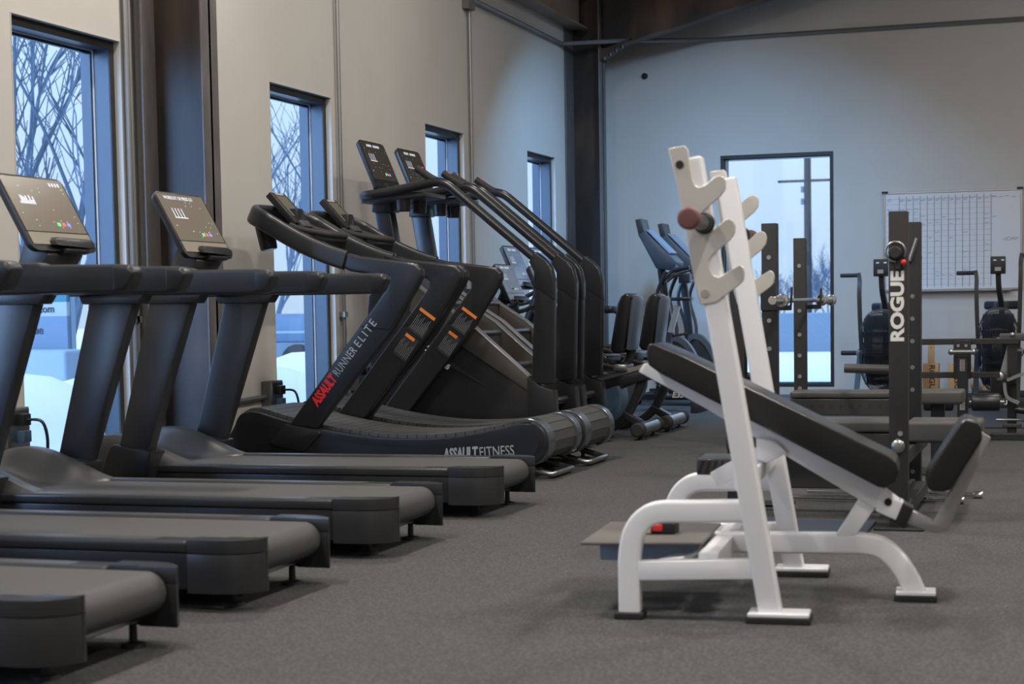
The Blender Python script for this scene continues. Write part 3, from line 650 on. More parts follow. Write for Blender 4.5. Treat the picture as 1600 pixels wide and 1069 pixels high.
# ---------------------------------------------------------------- stair climbers
def make_stepper():
    yn, yf = 11.88, 12.52
    t = thing('stair_climber', 'tall black stair climber with small white side lettering, nearer of the pair', 'stair climber', (-4.3, 12.2, 0), 'stair climbers')
    side = [(-3.743, 0.521), (-3.746, 0.336)] + [(-3.74, .03), (-5.0, .03)] + [(-4.907, 0.333), (-4.945, 0.476), (-4.996, 0.714), (-5.010, 0.999), (-4.990, 1.179), (-4.917, 1.234), (-4.613, 1.228), (-4.528, 0.950), (-4.306, 0.831)]
    strip = [(-4.613, 1.247), (-4.405, 1.098), (-4.204, 0.970), (-3.752, 0.572), (-3.758, 0.470), (-4.306, 0.822), (-4.529, 0.941), (-4.667, 1.060)]
    for a, b in ((yn, yn + .06), (yf - .06, yf)):
        p = obj('side_panel', MB().prism(side, 'y', a, b), M_BLACK, t, .012, 2)
        obj('side_trim', MB().prism(strip, 'y', a - .012, b + .012), M_BRONZE, t, .006, 2)
        tl = [(-4.603, 1.242), (-4.405, 1.094), (-4.204, 0.965), (-3.757, 0.572)]
        obj('trim_edge', MB().rect([(x, (a + b) / 2, z + .002) for x, z in tl], .09, .012), M_SILVER, t, .003, 1)
        ys = (a - .004, a) if a == yn else (b, b + .004)
        obj('crease', MB().prism([(-4.762, 0.878), (-4.472, 0.767), (-4.080, 0.503), (-4.424, 0.682), (-4.764, 0.807)], 'y', *ys), M_RUB, p)
    post = [(-3.738, 0.521), (-3.697, 1.257), (-3.705, 1.326), (-3.743, 1.400), (-3.698, 1.472), (-3.627, 1.420), (-3.576, 1.355), (-3.553, 1.254), (-3.574, 0.521)]
    boot = [(-3.766, 0.572), (-3.666, 0.507), (-3.565, 0.475), (-3.558, 0.337)] + [(-3.50, .02), (-3.80, .02)] + [(-3.760, 0.336)]
    cov = [(-3.707, 1.220), (-3.555, 1.117), (-3.553, 1.254), (-3.576, 1.355), (-3.627, 1.420), (-3.698, 1.472), (-3.743, 1.400), (-3.705, 1.326)]
    for a, b in ((yn + .0, yn + .075), (yf - .075, yf)):
        p = obj('post', MB().prism(post, 'y', a, b), M_CHAR, t, .012, 3)
        obj('post_cover', MB().prism(cov, 'y', a - .004, b + .004), M_CHAR, p, .012, 3)
        obj('post_boot', MB().prism(boot, 'y', a - .02, b + .02), M_BLACK, t, .012, 2)
    # steps
    st = MB(); x0 = -3.62; ZS = (.40, .665, .90, 1.12)
    for k in range(4):
        x1 = x0 - .02 - k * .262; z1 = ZS[k]
        st.box(x1 - .30, x1, yn + .07, yf - .07, z1 - .05, z1)
        st.box(x1 - .28, x1 - .26, yn + .07, yf - .07, z1, z1 + .22)
    obj('steps', st, M_GUN, t, .006, 1)
    for k in range(4):
        x1 = x0 - .02 - k * .262; z1 = ZS[k]
        obj('step_nosing', MB().tube([(x1, yn + .07, z1 - .012), (x1, yf - .07, z1 - .012)], .02, 8), M_RIM, t)
    obj('inner_body', MB().prism([(-3.72, .05), (-3.95, .25), (-4.85, 1.02), (-4.95, .9), (-4.95, .05)], 'y', yn + .06, yf - .06), M_RUB, t)
    obj('kick_plate', MB().box(-3.60, -3.56, yn + .075, yf - .075, .05, .25), M_GUN, t)
    # rails
    rp = [(-3.713, 1.431), (-4.057, 1.720), (-4.270, 1.898), (-4.348, 1.961), (-4.397, 1.986), (-4.462, 1.997), (-4.587, 1.979), (-4.748, 1.952), (-4.891, 1.934), (-4.988, 1.923)]
    near = [Vector((x, yn + .037, z)) for x, z in rp]
    e = near[-1]
    yc = (yn + yf) / 2
    loop = near + [Vector((e.x - .06, yn + .09, e.z - .005)), Vector((e.x - .075, yc, e.z)), Vector((e.x - .06, yf - .09, e.z - .005))] + [Vector((p.x, yf - .037, p.z)) for p in near[::-1]]
    obj('handrail', MB().tube(cat(loop, 4), .034, 12), M_CHAR, t)
    ga, gb = (-4.382, 11.880, 1.976), (-4.604, 11.880, 2.105)
    for y in (yn + .04, yf - .04):
        g = obj('grip', MB().tube(cat([(ga[0], y, ga[2]), ((ga[0] + gb[0]) / 2, y, (ga[2] + gb[2]) / 2 - .012), (gb[0], y, gb[2])], 4), .028, 10), M_RUB, t)
        q = Vector(ga).lerp(Vector(gb), .86); obj('speed_button', MB().ball((q.x + .012, y, q.z + .014), .012, 8), M_RED, g)
    mast = [(-5.051, 1.874), (-4.925, 1.898), (-4.857, 1.474), (-4.770, 1.209), (-4.946, 1.212), (-5.000, 1.574)]
    obj('mast', MB().prism(mast, 'y', yc - .06, yc + .06), M_CHAR, t, .012, 2)
    cb = (-4.929, 11.950, 1.963); ct = (-5.085, 11.950, 2.342)
    console(t, (cb[0], cb[2]), (ct[0], ct[2]), yn + .08, yf - .06, .035, M_GLASSBLK, keypad=.20)
    obj('console_tray', MB().prism([(cb[0] - .14, cb[2] - .10), (cb[0] + .36, cb[2] - .06), (cb[0] + .36, cb[2] - .03), (cb[0] + .05, cb[2] - .01), (cb[0] - .14, cb[2] - .05)], 'y', yn + .08, yf - .08), M_GUN, t, .01, 2)
    for y in (yn + .16, yf - .16): obj('cup_holder', MB().revolve((cb[0] + .17, y, cb[2] - .05), (0, 0, -1), [(0, .06), (.11, .052), (.115, .045)], 14), M_BLACK, t)
    obj('console_bracket', MB().prism([(cb[0] - .12, cb[2] - .16), (cb[0] + .04, cb[2] - .16), (cb[0] + .02, cb[2] + .02), (cb[0] - .10, cb[2] + .08)], 'y', yc - .09, yc + .09), M_BLACK, t, .012, 2)
    lp = (-4.414, 11.880, 0.668)
    text('lettering', 'Res', .075, (lp[0], yn - .005, lp[2]), (1, 0, -.35), (.3, 0, 1), M_WHTXT, t, bold=.003, shear=.2)
    lm = (-4.482, 11.880, 0.767)
    tri = MB(); a, b, c = Vector((lm[0] - .09, yn - .006, lm[2] + .02)), Vector((lm[0] + .03, yn - .006, lm[2] + .045)), Vector((lm[0] + .02, yn - .006, lm[2] - .05))
    tri.tube([a, b], .006, 6).tube([b, a.lerp(c, .55)], .006, 6).tube([a.lerp(c, .2), c], .006, 6)
    obj('emblem', tri, M_WHTXT, t)
    return t
sp = make_stepper()
dup(sp, sp.location + Vector((0, .76, 0)), 'tall black stair climber standing behind the lettered one, farther of the pair')

# ---------------------------------------------------------------- recumbent bikes
def make_recumbent():
    yc = 13.65
    t = thing('recumbent_bike', 'black recumbent exercise bike with high padded backrest, just behind the stair climbers', 'exercise bike', (-4.0, yc, 0), 'recumbent exercise bikes')
    obj('backrest', MB().prism([(-3.570, 0.729), (-3.501, 1.092), (-3.474, 1.148), (-3.432, 1.173), (-3.395, 1.162), (-3.385, 1.111), (-3.453, 0.713), (-3.485, 0.687), (-3.544, 0.693)], 'y', 13.46, 13.76), M_VINYL, t, .025, 3)
    obj('back_plate', MB().prism([(-3.437, 0.723), (-3.390, 1.111), (-3.364, 1.151), (-3.348, 1.110), (-3.406, 0.712)], 'y', 13.47, 13.75), M_PINK, t, .008, 2)
    obj('backrest_bracket', MB().tube(cat([Vector(p) for p in ((-3.429, 13.650, 0.722), (-3.474, 13.650, 0.619), (-3.571, 13.650, 0.551))], 4), .035, 10), M_CHAR, t)
    obj('seat', MB().box(-4.02, -3.58, 13.42, 13.88, .60, .68), M_VINYL, t, .03, 3)
    obj('seat_carriage', MB().box(-3.95, -3.45, 13.52, 13.78, .545, .60), M_STEEL, t, .012, 2)
    for y in (13.40, 13.90): obj('side_grip', MB().tube(cat([(-3.55, 13.65 + (y - 13.65) * .7, .58), (-3.66, y, .62), (-3.85, y, .70), (-4.02, y, .72)], 5), .02, 8), M_RUB, t)
    beam = [(-3.999, 0.378), (-3.286, 0.563), (-3.287, 0.481), (-3.351, 0.455), (-3.592, 0.414), (-4.001, 0.273)]
    obj('seat_rail', MB().prism(beam, 'y', 13.58, 13.72), M_BLACK, t, .012, 2)
    obj('rail_track', MB().prism([(-3.889, 0.461), (-3.580, 0.528), (-3.286, 0.610), (-3.286, 0.568), (-3.618, 0.482), (-3.889, 0.409)], 'y', 13.57, 13.73), M_SILVER, t, .004, 1)
    obj('rear_leg', MB().rrect(cat([Vector(p) for p in ((-3.336, 13.650, 0.488), (-3.413, 13.650, 0.306), (-3.495, 13.650, 0.165), (-3.615, 13.650, 0.075), (-3.778, 13.650, 0.037), (-4.080, 13.650, 0.025))], 5), .07, .085, .02, up=(0, 1, 0)), M_CHAR, t)
    obj('foot_arm', MB().rrect([Vector((-3.50, yc, .19)), Vector((-3.34, yc, .10))], .09, .06, .01), M_CHAR, t)
    obj('rear_stabiliser', MB().tube([(-3.31, 13.34, .085), (-3.31, 13.96, .085)], .052, 14), M_STEEL, t)
    for y in (13.33, 13.96): obj('stabiliser_cap', MB().revolve((-3.31, y - .04, .085), (0, 1, 0), [(0, .045), (.012, .058), (.09, .058), (.1, .05)], 16), M_RUB, t)
    for y in (13.45, 13.85): obj('levelling_foot', MB().revolve((-3.31, y, 0), (0, 0, 1), [(0, .035), (.012, .033), (.02, .012), (.05, .01)], 10), M_RUB, t)
    sh = cat2([(-4.75, .10), (-4.78, .5), (-4.66, .68), (-4.40, .66), (-4.0, .52), (-3.78, .40), (-3.74, .22), (-3.80, .08)], 4)
    obj('shroud', MB().prism(sh, 'y', 13.52, 13.78), M_DKBLUE, t, .02, 3)
    obj('crank', MB().cyl((-4.0, 13.44, .30), (-4.0, 13.86, .30), .03, n=12).rect([(-4.0, 13.46, .30), (-3.86, 13.46, .18)], .02, .03).rect([(-4.0, 13.84, .30), (-4.14, 13.84, .42)], .02, .03), M_STEEL, t)
    for x, y, z in ((-3.86, 13.40, .18), (-4.14, 13.90, .42)): obj('pedal', MB().box(x - .06, x + .06, y - .05, y + .05, z - .015, z + .015), M_GUN, t, .006, 1)
    obj('front_stabiliser', MB().tube([(-4.85, 13.32, .06), (-4.85, 13.98, .06)], .045, 12), M_STEEL, t)
    obj('mast', MB().rrect(cat([(-4.66, yc, .6), (-4.62, yc, .9), (-4.52, yc, 1.15), (-4.47, yc, 1.25)], 4), .08, .10, .02), M_CHAR, t)
    a, b = (-4.392, 13.420, 1.117), (-4.530, 13.420, 1.433)
    console(t, (a[0], a[2]), (b[0], b[2]), 13.42, 13.90, .04, M_SCREENB, keypad=.22)
    obj('front_handlebar', MB().tube(cat([(-4.30, 13.35, 1.12), (-4.42, 13.38, 1.05), (-4.50, 13.5, 1.03), (-4.50, 13.8, 1.03), (-4.42, 13.92, 1.05), (-4.30, 13.95, 1.12)], 5), .018, 8), M_RUB, t)
    return t
rb = make_recumbent()
dup(rb, rb.location + Vector((0.02, .88, 0)), 'black recumbent exercise bike farther back, backrest right of the first one')

def make_uprightbike():
    yc = 15.45
    t = thing('upright_bike', 'upright exercise bike whose tall screen rises behind the first stair climber post', 'exercise bike', (-4.8, yc, 0), 'upright exercise bikes')
    sh = cat2([(-5.25, .10), (-5.27, .5), (-5.16, .70), (-4.9, .68), (-4.6, .56), (-4.35, .36), (-4.3, .10)], 4)
    obj('shroud', MB().prism(sh, 'y', yc - .11, yc + .11), M_BLACK, t, .02, 3)
    for x in (-5.22, -4.30): obj('stabiliser', MB().tube([(x, yc - .27, .05), (x, yc + .27, .05)], .045, 12), M_STEEL, t)
    obj('seat_post', MB().cyl((-4.52, yc, .5), (-4.40, yc, 1.0), .032, n=12), M_STEEL, t)
    obj('saddle', MB().prism(cat2([(-4.72, -.03), (-4.55, -.05), (-4.42, -.11), (-4.28, -.12), (-4.24, 0), (-4.28, .12), (-4.42, .11), (-4.55, .05), (-4.72, .03)], 3, True)[:-1] if False else [(-4.70, yc - .03), (-4.52, yc - .05), (-4.40, yc - .12), (-4.27, yc - .12), (-4.24, yc), (-4.27, yc + .12), (-4.40, yc + .12), (-4.52, yc + .05), (-4.70, yc + .03)], 'z', 1.0, 1.07), M_VINYL, t, .025, 3)
    obj('mast', MB().rrect([(-5.12, yc, .62), (-5.02, yc, 1.05), (-5.06, yc, 1.40)], .09, .09, .02), M_CHAR, t)
    obj('handlebar', MB().tube(cat([(-4.72, yc - .22, 1.22), (-4.88, yc - .24, 1.14), (-5.0, yc - .1, 1.10), (-5.0, yc + .1, 1.10), (-4.88, yc + .24, 1.14), (-4.72, yc + .22, 1.22)], 5), .02, 8), M_RUB, t)
    obj('crank', MB().cyl((-4.75, yc - .2, .33), (-4.75, yc + .2, .33), .028, n=12).rect([(-4.75, yc - .18, .33), (-4.62, yc - .18, .22)], .02, .03).rect([(-4.75, yc + .18, .33), (-4.88, yc + .18, .44)], .02, .03), M_STEEL, t)
    for x, y, z in ((-4.62, yc - .25, .22), (-4.88, yc + .25, .44)): obj('pedal', MB().box(x - .05, x + .05, y - .05, y + .05, z - .013, z + .013), M_GUN, t, .005, 1)
    a, b = (-4.878, 15.200, 1.297), (-5.052, 15.200, 1.648)
    console(t, (a[0], a[2] - .05), (b[0], b[2]), yc - .24, yc + .24, .04, M_SCREENB, keypad=.2)
    return t
ub = make_uprightbike()
dup(ub, ub.location + Vector((.04, .72, 0)), 'upright exercise bike farther back, its dark screen rising before the fourth window')

# ---------------------------------------------------------------- ellipticals and spin bike at the back wall
def make_elliptical():
    yc = 18.1
    t = thing('elliptical_trainer', 'elliptical trainer with small white number on its housing, left of the back window', 'elliptical', (-4.0, yc, 0), 'elliptical trainers')
    hs = cat2([(-4.22, .06), (-4.25, .45), (-4.18, .66), (-4.06, .74), (-3.94, .66), (-3.84, .48), (-3.79, .26), (-3.79, .06)], 4)
    obj('housing', MB().prism(hs, 'y', yc - .14, yc + .14), M_BLACK, t, .03, 3)
    obj('housing_arch', MB().sweep(cat([(-4.2, yc - .15, .55), (-4.08, yc - .15, .71), (-3.94, yc - .15, .66), (-3.83, yc - .15, .48), (-3.79, yc - .15, .28)], 5), [(-.012, -.03), (.012, -.03), (.012, .03), (-.012, .03)], up=(0, 0, 1)), M_GUN, t)
    text('lettering', 'E35', .085, (-4.02, yc - .145, .115), (1, 0, 0), (0, 0, 1), M_WHTXT, t, bold=.003, shear=.2)
    obj('mast', MB().rrect(cat([(-4.12, yc, .6), (-4.16, yc, 1.0), (-4.20, yc, 1.3), (-4.22, yc, 1.48)], 4), .08, .08, .02), M_CHAR, t)
    obj('console', MB().prism([(-4.423, 1.820), (-4.353, 1.858), (-4.010, 1.518), (-4.031, 1.465), (-4.080, 1.432), (-4.232, 1.456), (-4.259, 1.511)], 'y', yc - .2, yc + .2), M_CONSHELL, t, .015, 2)
    obj('screen', MB().prism([(-4.339, 1.865), (-4.325, 1.871), (-4.078, 1.621), (-4.092, 1.608)], 'y', yc - .16, yc + .16), M_SCREENB, t)
    obj('tablet_rack', MB().prism([(-4.464, 1.977), (-4.400, 1.989), (-4.367, 1.839), (-4.424, 1.793)], 'y', yc - .15, yc + .15), M_BLACK, t, .006, 2)
    for s in (-1, 1):
        obj('static_grip', MB().tube(cat([(-4.2, yc + s * .05, 1.30), (-4.12, yc + s * .14, 1.38), (-4.02, yc + s * .24, 1.43), (-3.86, yc + s * .25, 1.46)], 5), .022, 8), M_CHAR, t)
        obj('swing_arm', MB().tube(cat([(-4.14, yc + s * .22, .35), (-4.12, yc + s * .28, .8), (-4.2, yc + s * .30, 1.15), (-4.1, yc + s * .30, 1.42)], 5), .02, 8), M_CHAR, t)
        obj('pedal_arm', MB().rect([(-4.14, yc + s * .22, .33), (-3.4, yc + s * .22, .20)], .05, .04), M_CHAR, t)
        obj('pedal', MB().box(-3.75, -3.4, yc + s * .22 - .07, yc + s * .22 + .07, .25, .29), M_RUB, t, .01, 2)
    obj('cup_box', MB().box(-4.02, -3.90, yc - .07, yc + .07, 1.30, 1.40), M_BLACK, t, .01, 2)
    obj('base_beam', MB().box(-4.6, -3.35, yc - .05, yc + .05, .06, .12), M_CHAR, t)
    for x in (-4.55, -3.80): obj('stabiliser', MB().box(x - .05, x + .05, yc - .32, yc + .32, .03, .09), M_RUB, t, .012, 2)
    for x, y in ((-4.55, -.28), (-4.55, .28), (-3.8, -.28), (-3.8, .28)): obj('levelling_foot', MB().cyl((x, yc + y, 0), (x, yc + y, .04), .025, n=10), M_RUB, t)
    return t
el = make_elliptical()
dup(el, el.location + Vector((-.03, 1.15, 0)), 'elliptical trainer mostly hidden behind the white incline bench uprights, against the back wall')

t = thing('spin_bike', 'indoor cycling bike with pale seat post standing before the elliptical trainers', 'exercise bike', (-3.75, 17.0, 0))
yc = 17.0
sx, sz = (-3.791, 17.000, 1.111)[0], (-3.791, 17.000, 1.111)[2]
obj('saddle', MB().prism([(sx - .16, yc - .03), (sx - .02, yc - .05), (sx + .06, yc - .10), (sx + .14, yc - .09), (sx + .14, yc + .09), (sx + .06, yc + .10), (sx - .02, yc + .05), (sx - .16, yc + .03)], 'z', sz, sz + .035), M_VINYL, t, .012, 2)
pa, pb = Vector((-3.798, 17.000, 1.060)), Vector((-3.880, 17.000, 0.779)); pc = Vector((-3.928, 17.000, 0.535))
obj('seat_post', MB().rect([pb, pa], .05, .07, up=(0, 1, 0)), M_SILVER, t, .004, 1)
obj('seat_tube', MB().rect([pc + (pc - pb) * 1.6, pb + Vector((0, 0, .02))], .07, .09, up=(0, 1, 0)), M_PLBLK, t, .004, 1)
obj('clamp_knob', MB().cyl(pb + Vector((.02, 0, -.02)), pb + Vector((.16, 0, .0)), .012).ball(pb + Vector((.16, 0, 0)), .022, 8), M_RUB, t)
obj('flywheel', MB().cyl((-4.35, yc - .03, .30), (-4.35, yc + .03, .30), .23, n=30), M_STEEL, t, .006, 1)
obj('frame', MB().rect([(-4.55, yc, .12), (-4.2, yc, .55), (-3.6, yc, .16)], .06, .07, up=(0, 1, 0)), M_PLBLK, t)
obj('handlebar_post', MB().rect([(-4.25, yc, .5), (-4.38, yc, 1.0)], .05, .07, up=(0, 1, 0)), M_PLBLK, t)
obj('handlebar', MB().tube(cat([(-4.2, yc - .2, 1.08), (-4.38, yc - .2, 1.02), (-4.42, yc, 1.0), (-4.38, yc + .2, 1.02), (-4.2, yc + .2, 1.08)], 5), .017, 8), M_RUB, t)
obj('crank', MB().cyl((-3.98, yc - .14, .3), (-3.98, yc + .14, .3), .025, n=10).rect([(-3.98, yc - .13, .3), (-3.88, yc - .13, .17)], .02, .03).rect([(-3.98, yc + .13, .3), (-4.08, yc + .13, .43)], .02, .03), M_STEEL, t)
for x, y, z in ((-3.88, -.19, .17), (-4.08, .19, .43)): obj('pedal', MB().box(x - .05, x + .05, yc + y - .05, yc + y + .05, z - .014, z + .014), M_GUN, t, .005, 1)
for x in (-4.55, -3.58): obj('stabiliser', MB().box(x - .04, x + .04, yc - .27, yc + .27, 0, .12), M_PLBLK, t, .01, 2)

# ---------------------------------------------------------------- white incline bench
BO = Vector((-1.05, 6.29, 0)); BA = .075
t = thing('incline_bench', 'white framed incline press bench with black pads in the right foreground', 'weight bench', BO)
wb_ = t
yN, yF = 5.74, 6.84
plate = [(-1.347, 1.600), (-1.292, 1.608), (-1.280, 1.595), (-1.276, 1.554), (-1.265, 1.492), (-1.256, 1.474), (-1.243, 1.467), (-1.223, 1.475), (-1.193, 1.500), (-1.175, 1.505), (-1.160, 1.498), (-1.154, 1.483), (-1.156, 1.458), (-1.172, 1.437), (-1.235, 1.384), (-1.242, 1.365), (-1.236, 1.341), (-1.225, 1.323), (-1.210, 1.319), (-1.192, 1.329), (-1.161, 1.356), (-1.144, 1.362), (-1.129, 1.353), (-1.123, 1.335), (-1.127, 1.310), (-1.142, 1.289), (-1.204, 1.239), (-1.215, 1.220), (-1.211, 1.197), (-1.200, 1.175), (-1.181, 1.166), (-1.146, 1.187), (-1.111, 1.207), (-1.098, 1.198), (-1.094, 1.179), (-1.098, 1.154), (-1.113, 1.139), (-1.190, 1.083), (-1.243, 1.075), (-1.262, 1.146), (-1.299, 1.375), (-1.316, 1.466)]
foot0, top0 = Vector((-1.018, 5.740, 0.031)), Vector((-1.246, 5.740, 1.391))
def mir(y): return 2 * 6.29 - y
for y, s in ((yN, 1), (mir(yN), -1)):
    d = (top0 - foot0).normalized()
    p0 = Vector((foot0.x, y + s * .046, .02)); p1 = Vector((top0.x, y + s * .046, top0.z)) + Vector((d.x, 0, d.z)) * .18
    obj('upright', MB().rect([p0, p1], .076, .082, up=(0, 1, 0)), M_WHITE, t, .010, 3)
    hk = obj('hook_plate', MB().prism(plate, 'y', y - .004 if s == 1 else y - .008, y + .008 if s == 1 else y + .004), M_PLATE, t, .0025, 1)
    for px in ((-1.308, 5.740, 1.545), (-1.227, 5.740, 1.114)):
        obj('bolt', MB().cyl((px[0], y - .009, px[2]), (px[0], y + .009, px[2]), .014, n=12), M_RUB if px[2] > 1.3 else M_BOLT, hk)
    obj('upright_foot', MB().prism([(foot0.x - .075, y - .02 if s == 1 else y - .10), (foot0.x + .13, y - .02 if s == 1 else y - .10), (foot0.x + .13, y + .10 if s == 1 else y + .02), (foot0.x - .075, y + .10 if s == 1 else y + .02)], 'z', .022, .036), M_WHITE, t, .003, 1)
    obj('rubber_foot', MB().box(foot0.x - .08, foot0.x + .135, min(y - s * .022, y + s * .102), max(y - s * .022, y + s * .102), 0, .023), M_RUB, t, .004, 1)
    # arch to the front foot, and the lower bar
    arch = [Vector(p) for p in ((-1.072, 5.740, 0.377), (-1.287, 5.740, 0.372), (-1.393, 5.740, 0.369), (-1.449, 5.740, 0.345), (-1.486, 5.740, 0.293), (-1.501, 5.740, 0.217), (-1.502, 5.740, 0.145))]
    arch = [Vector((p.x, y + s * .046, p.z)) for p in arch]
    arch.append(Vector((arch[-1].x, y + s * .046, .02)))
    obj('front_arch', MB().rrect(cat(arch[:2], 1)[:-1] + cat(arch[1:], 6), .076, .066, .012, up=(0, 1, 0)), M_WHITE, t)
    obj('rubber_foot', MB().box(arch[-1].x - .05, arch[-1].x + .05, y + s * .046 - .05, y + s * .046 + .05, 0, .024), M_RUB, t, .004, 1)
    l0, l1 = Vector((-1.474, 5.740, 0.166)), Vector((-1.052, 5.740, 0.180))
    obj('lower_bar', MB().rect([(l0.x, y + s * .046, l0.z), (l1.x, y + s * .046, l1.z)], .06, .066), M_WHITE, t, .008, 2)
    # weight storage peg
    pp = Vector((-1.227, 5.740, 1.347)); yo = y - s * .38
    pg = obj('storage_peg', MB().cyl((pp.x, y, pp.z), (pp.x, yo, pp.z), .026, n=18), M_CHAR, t)
    obj('peg_collar', MB().revolve((pp.x, y - s * .004, pp.z), (0, -s, 0), [(0, .036), (.012, .036), (.014, .030), (.06, .029)], 18), M_BLACK, pg)
    obj('peg_cap', MB().revolve((pp.x, yo + s * .03, pp.z), (0, -s, 0), [(0, .036), (.042, .036), (.05, .030)], 18), M_REDCAP, pg, .003, 2)
cx = -1.235
obj('cross_member', MB().box(cx - .035, cx + .035, yN + .08, mir(yN) - .08, .155, .225), M_WHITE, t, .008, 2)
obj('upper_cross_member', MB().box(-1.145, -1.085, yN + .08, mir(yN) - .08, .44, .50), M_WHITE, t, .008, 2)
YC = 6.29
spine = [Vector(p) for p in ((-1.281, 6.280, 0.199), (-0.743, 6.330, 0.202), (-0.672, 6.330, 0.189), (-0.613, 6.330, 0.140), (-0.570, 6.330, 0.073), (-0.546, 6.330, 0.014))]
spine = [Vector((p.x, YC, p.z)) for p in spine]; spine[-1].z = .022
obj('spine', MB().rrect([spine[0]] + cat(spine[1:], 6), .076, .066, .012, up=(0, 1, 0)), M_WHITE, t)
obj('spine_foot', MB().box(spine[-1].x - .07, spine[-1].x + .07, YC - .06, YC + .06, .022, .036), M_WHITE, t, .003, 1)
obj('rubber_foot', MB().box(spine[-1].x - .075, spine[-1].x + .075, YC - .062, YC + .062, 0, .023), M_RUB, t, .004, 1)
obj('back_beam', MB().prism([(-1.544, 0.832), (-1.520, 0.865), (-0.662, 0.410), (-0.586, 0.351), (-0.615, 0.309), (-0.699, 0.339), (-1.308, 0.703)], 'y', YC - .045, YC + .045), M_WHITE, t, .008, 2)
obj('beam_leg', MB().prism([(-0.742, 0.374), (-0.676, 0.352), (-0.758, 0.231), (-0.832, 0.229)], 'y', YC - .035, YC + .035), M_WHITE, t, .008, 2)
obj('back_pad', MB().prism([(-1.487, 0.935), (-1.471, 0.939), (-1.373, 0.897), (-0.633, 0.530), (-0.613, 0.514), (-0.604, 0.478), (-0.613, 0.440), (-0.648, 0.419), (-0.675, 0.423), (-1.445, 0.829), (-1.488, 0.860), (-1.497, 0.902)], 'y', YC - .15, YC + .15), M_VINYL, t, .022, 4)
obj('beam_bracket', MB().prism([(-1.111, 0.588), (-1.043, 0.582), (-0.997, 0.535), (-1.072, 0.497), (-1.110, 0.510)], 'y', YC - .06, YC + .06), M_WHITE, t, .006, 2)
obj('brace', MB().rect([Vector(((-1.091, 6.280, 0.530)[0], YC, (-1.091, 6.280, 0.530)[2])), Vector((-1.27, YC, .43))], .06, .06, up=(0, 1, 0)), M_WHITE, t, .006, 2)
obj('end_bracket', MB().prism([(-0.669, 0.389), (-0.588, 0.358), (-0.615, 0.293), (-0.687, 0.326)], 'y', YC - .052, YC + .052), M_WHITE, t, .006, 2)
obj('bracket_bolt', MB().cyl(((-0.642, 6.280, 0.359)[0], YC - .056, (-0.642, 6.280, 0.359)[2]), ((-0.642, 6.280, 0.359)[0], YC + .056, (-0.642, 6.280, 0.359)[2]), .014, n=12), M_RUB, t)
obj('seat_sleeve', MB().prism([(-0.608, 0.367), (-0.552, 0.336), (-0.585, 0.261), (-0.640, 0.292)], 'y', YC - .05, YC + .05), M_BLACK, t, .006, 2)
obj('seat_bracket', MB().prism([(-0.565, 0.328), (-0.485, 0.289), (-0.471, 0.310), (-0.319, 0.609), (-0.286, 0.588), (-0.436, 0.255), (-0.476, 0.245), (-0.588, 0.284)], 'y', YC - .035, YC + .035), M_SILVER, t, .006, 2)
obj('seat_pad', MB().prism([(-0.512, 0.452), (-0.499, 0.484), (-0.394, 0.651), (-0.372, 0.665), (-0.338, 0.654), (-0.321, 0.629), (-0.318, 0.589), (-0.424, 0.417), (-0.446, 0.406), (-0.490, 0.407), (-0.508, 0.425)], 'y', YC - .14, YC + .14), M_VINYL, t, .024, 4)
pl = [(-1.70, 5.90), (-1.27, 5.93), (-1.27, 6.48), (-1.70, 6.48)]
obj('spotter_platform', MB().prism(pl, 'z', .232, .244), M_PLATF, t, .004, 1)
obj('platform_support', MB().box(-1.65, -1.30, 6.0, 6.42, .165, .232), M_BLUEBOX, t, .008, 2)
obj('platform_strut', MB().rect(cat([(-1.40, 5.90, .17), (-1.34, 5.98, .185), (-1.27, 6.1, .19)], 4), .07, .03), M_WHITE, t, .004, 1)
stp = MB().box(-1.345, -1.19, 6.35, 6.60, .44, .50)
obj('spotter_step', stp, M_GUN, t, .004, 1)
tr = MB()
for k in range(6): tr.prism([(-1.34 + k * .025, .446), (-1.33 + k * .025, .446), (-1.315 + k * .025, .494), (-1.325 + k * .025, .494)], 'y', 6.345, 6.35)
obj('step_tread', tr, M_RUB, t)
t.rotation_euler = (0, 0, BA)
cl = Vector([(-1.457, 6.132)][0] + (0,)); cl.z = .2445
t = thing('barbell_collar', 'small black barbell collar with red and gold parts lying on the bench platform', 'barbell collar', cl)
obj('body', MB().box(cl.x - .075, cl.x + .075, cl.y - .03, cl.y + .05, cl.z, cl.z + .04), M_BLACK, t, .008, 2)
obj('gold_latch', MB().box(cl.x - .045, cl.x - .012, cl.y - .04, cl.y - .028, cl.z + .002, cl.z + .044), M_GOLD, t, .003, 1)
obj('red_lever', MB().box(cl.x - .006, cl.x + .03, cl.y - .045, cl.y - .028, cl.z + .012, cl.z + .036), M_RED, t, .004, 2)

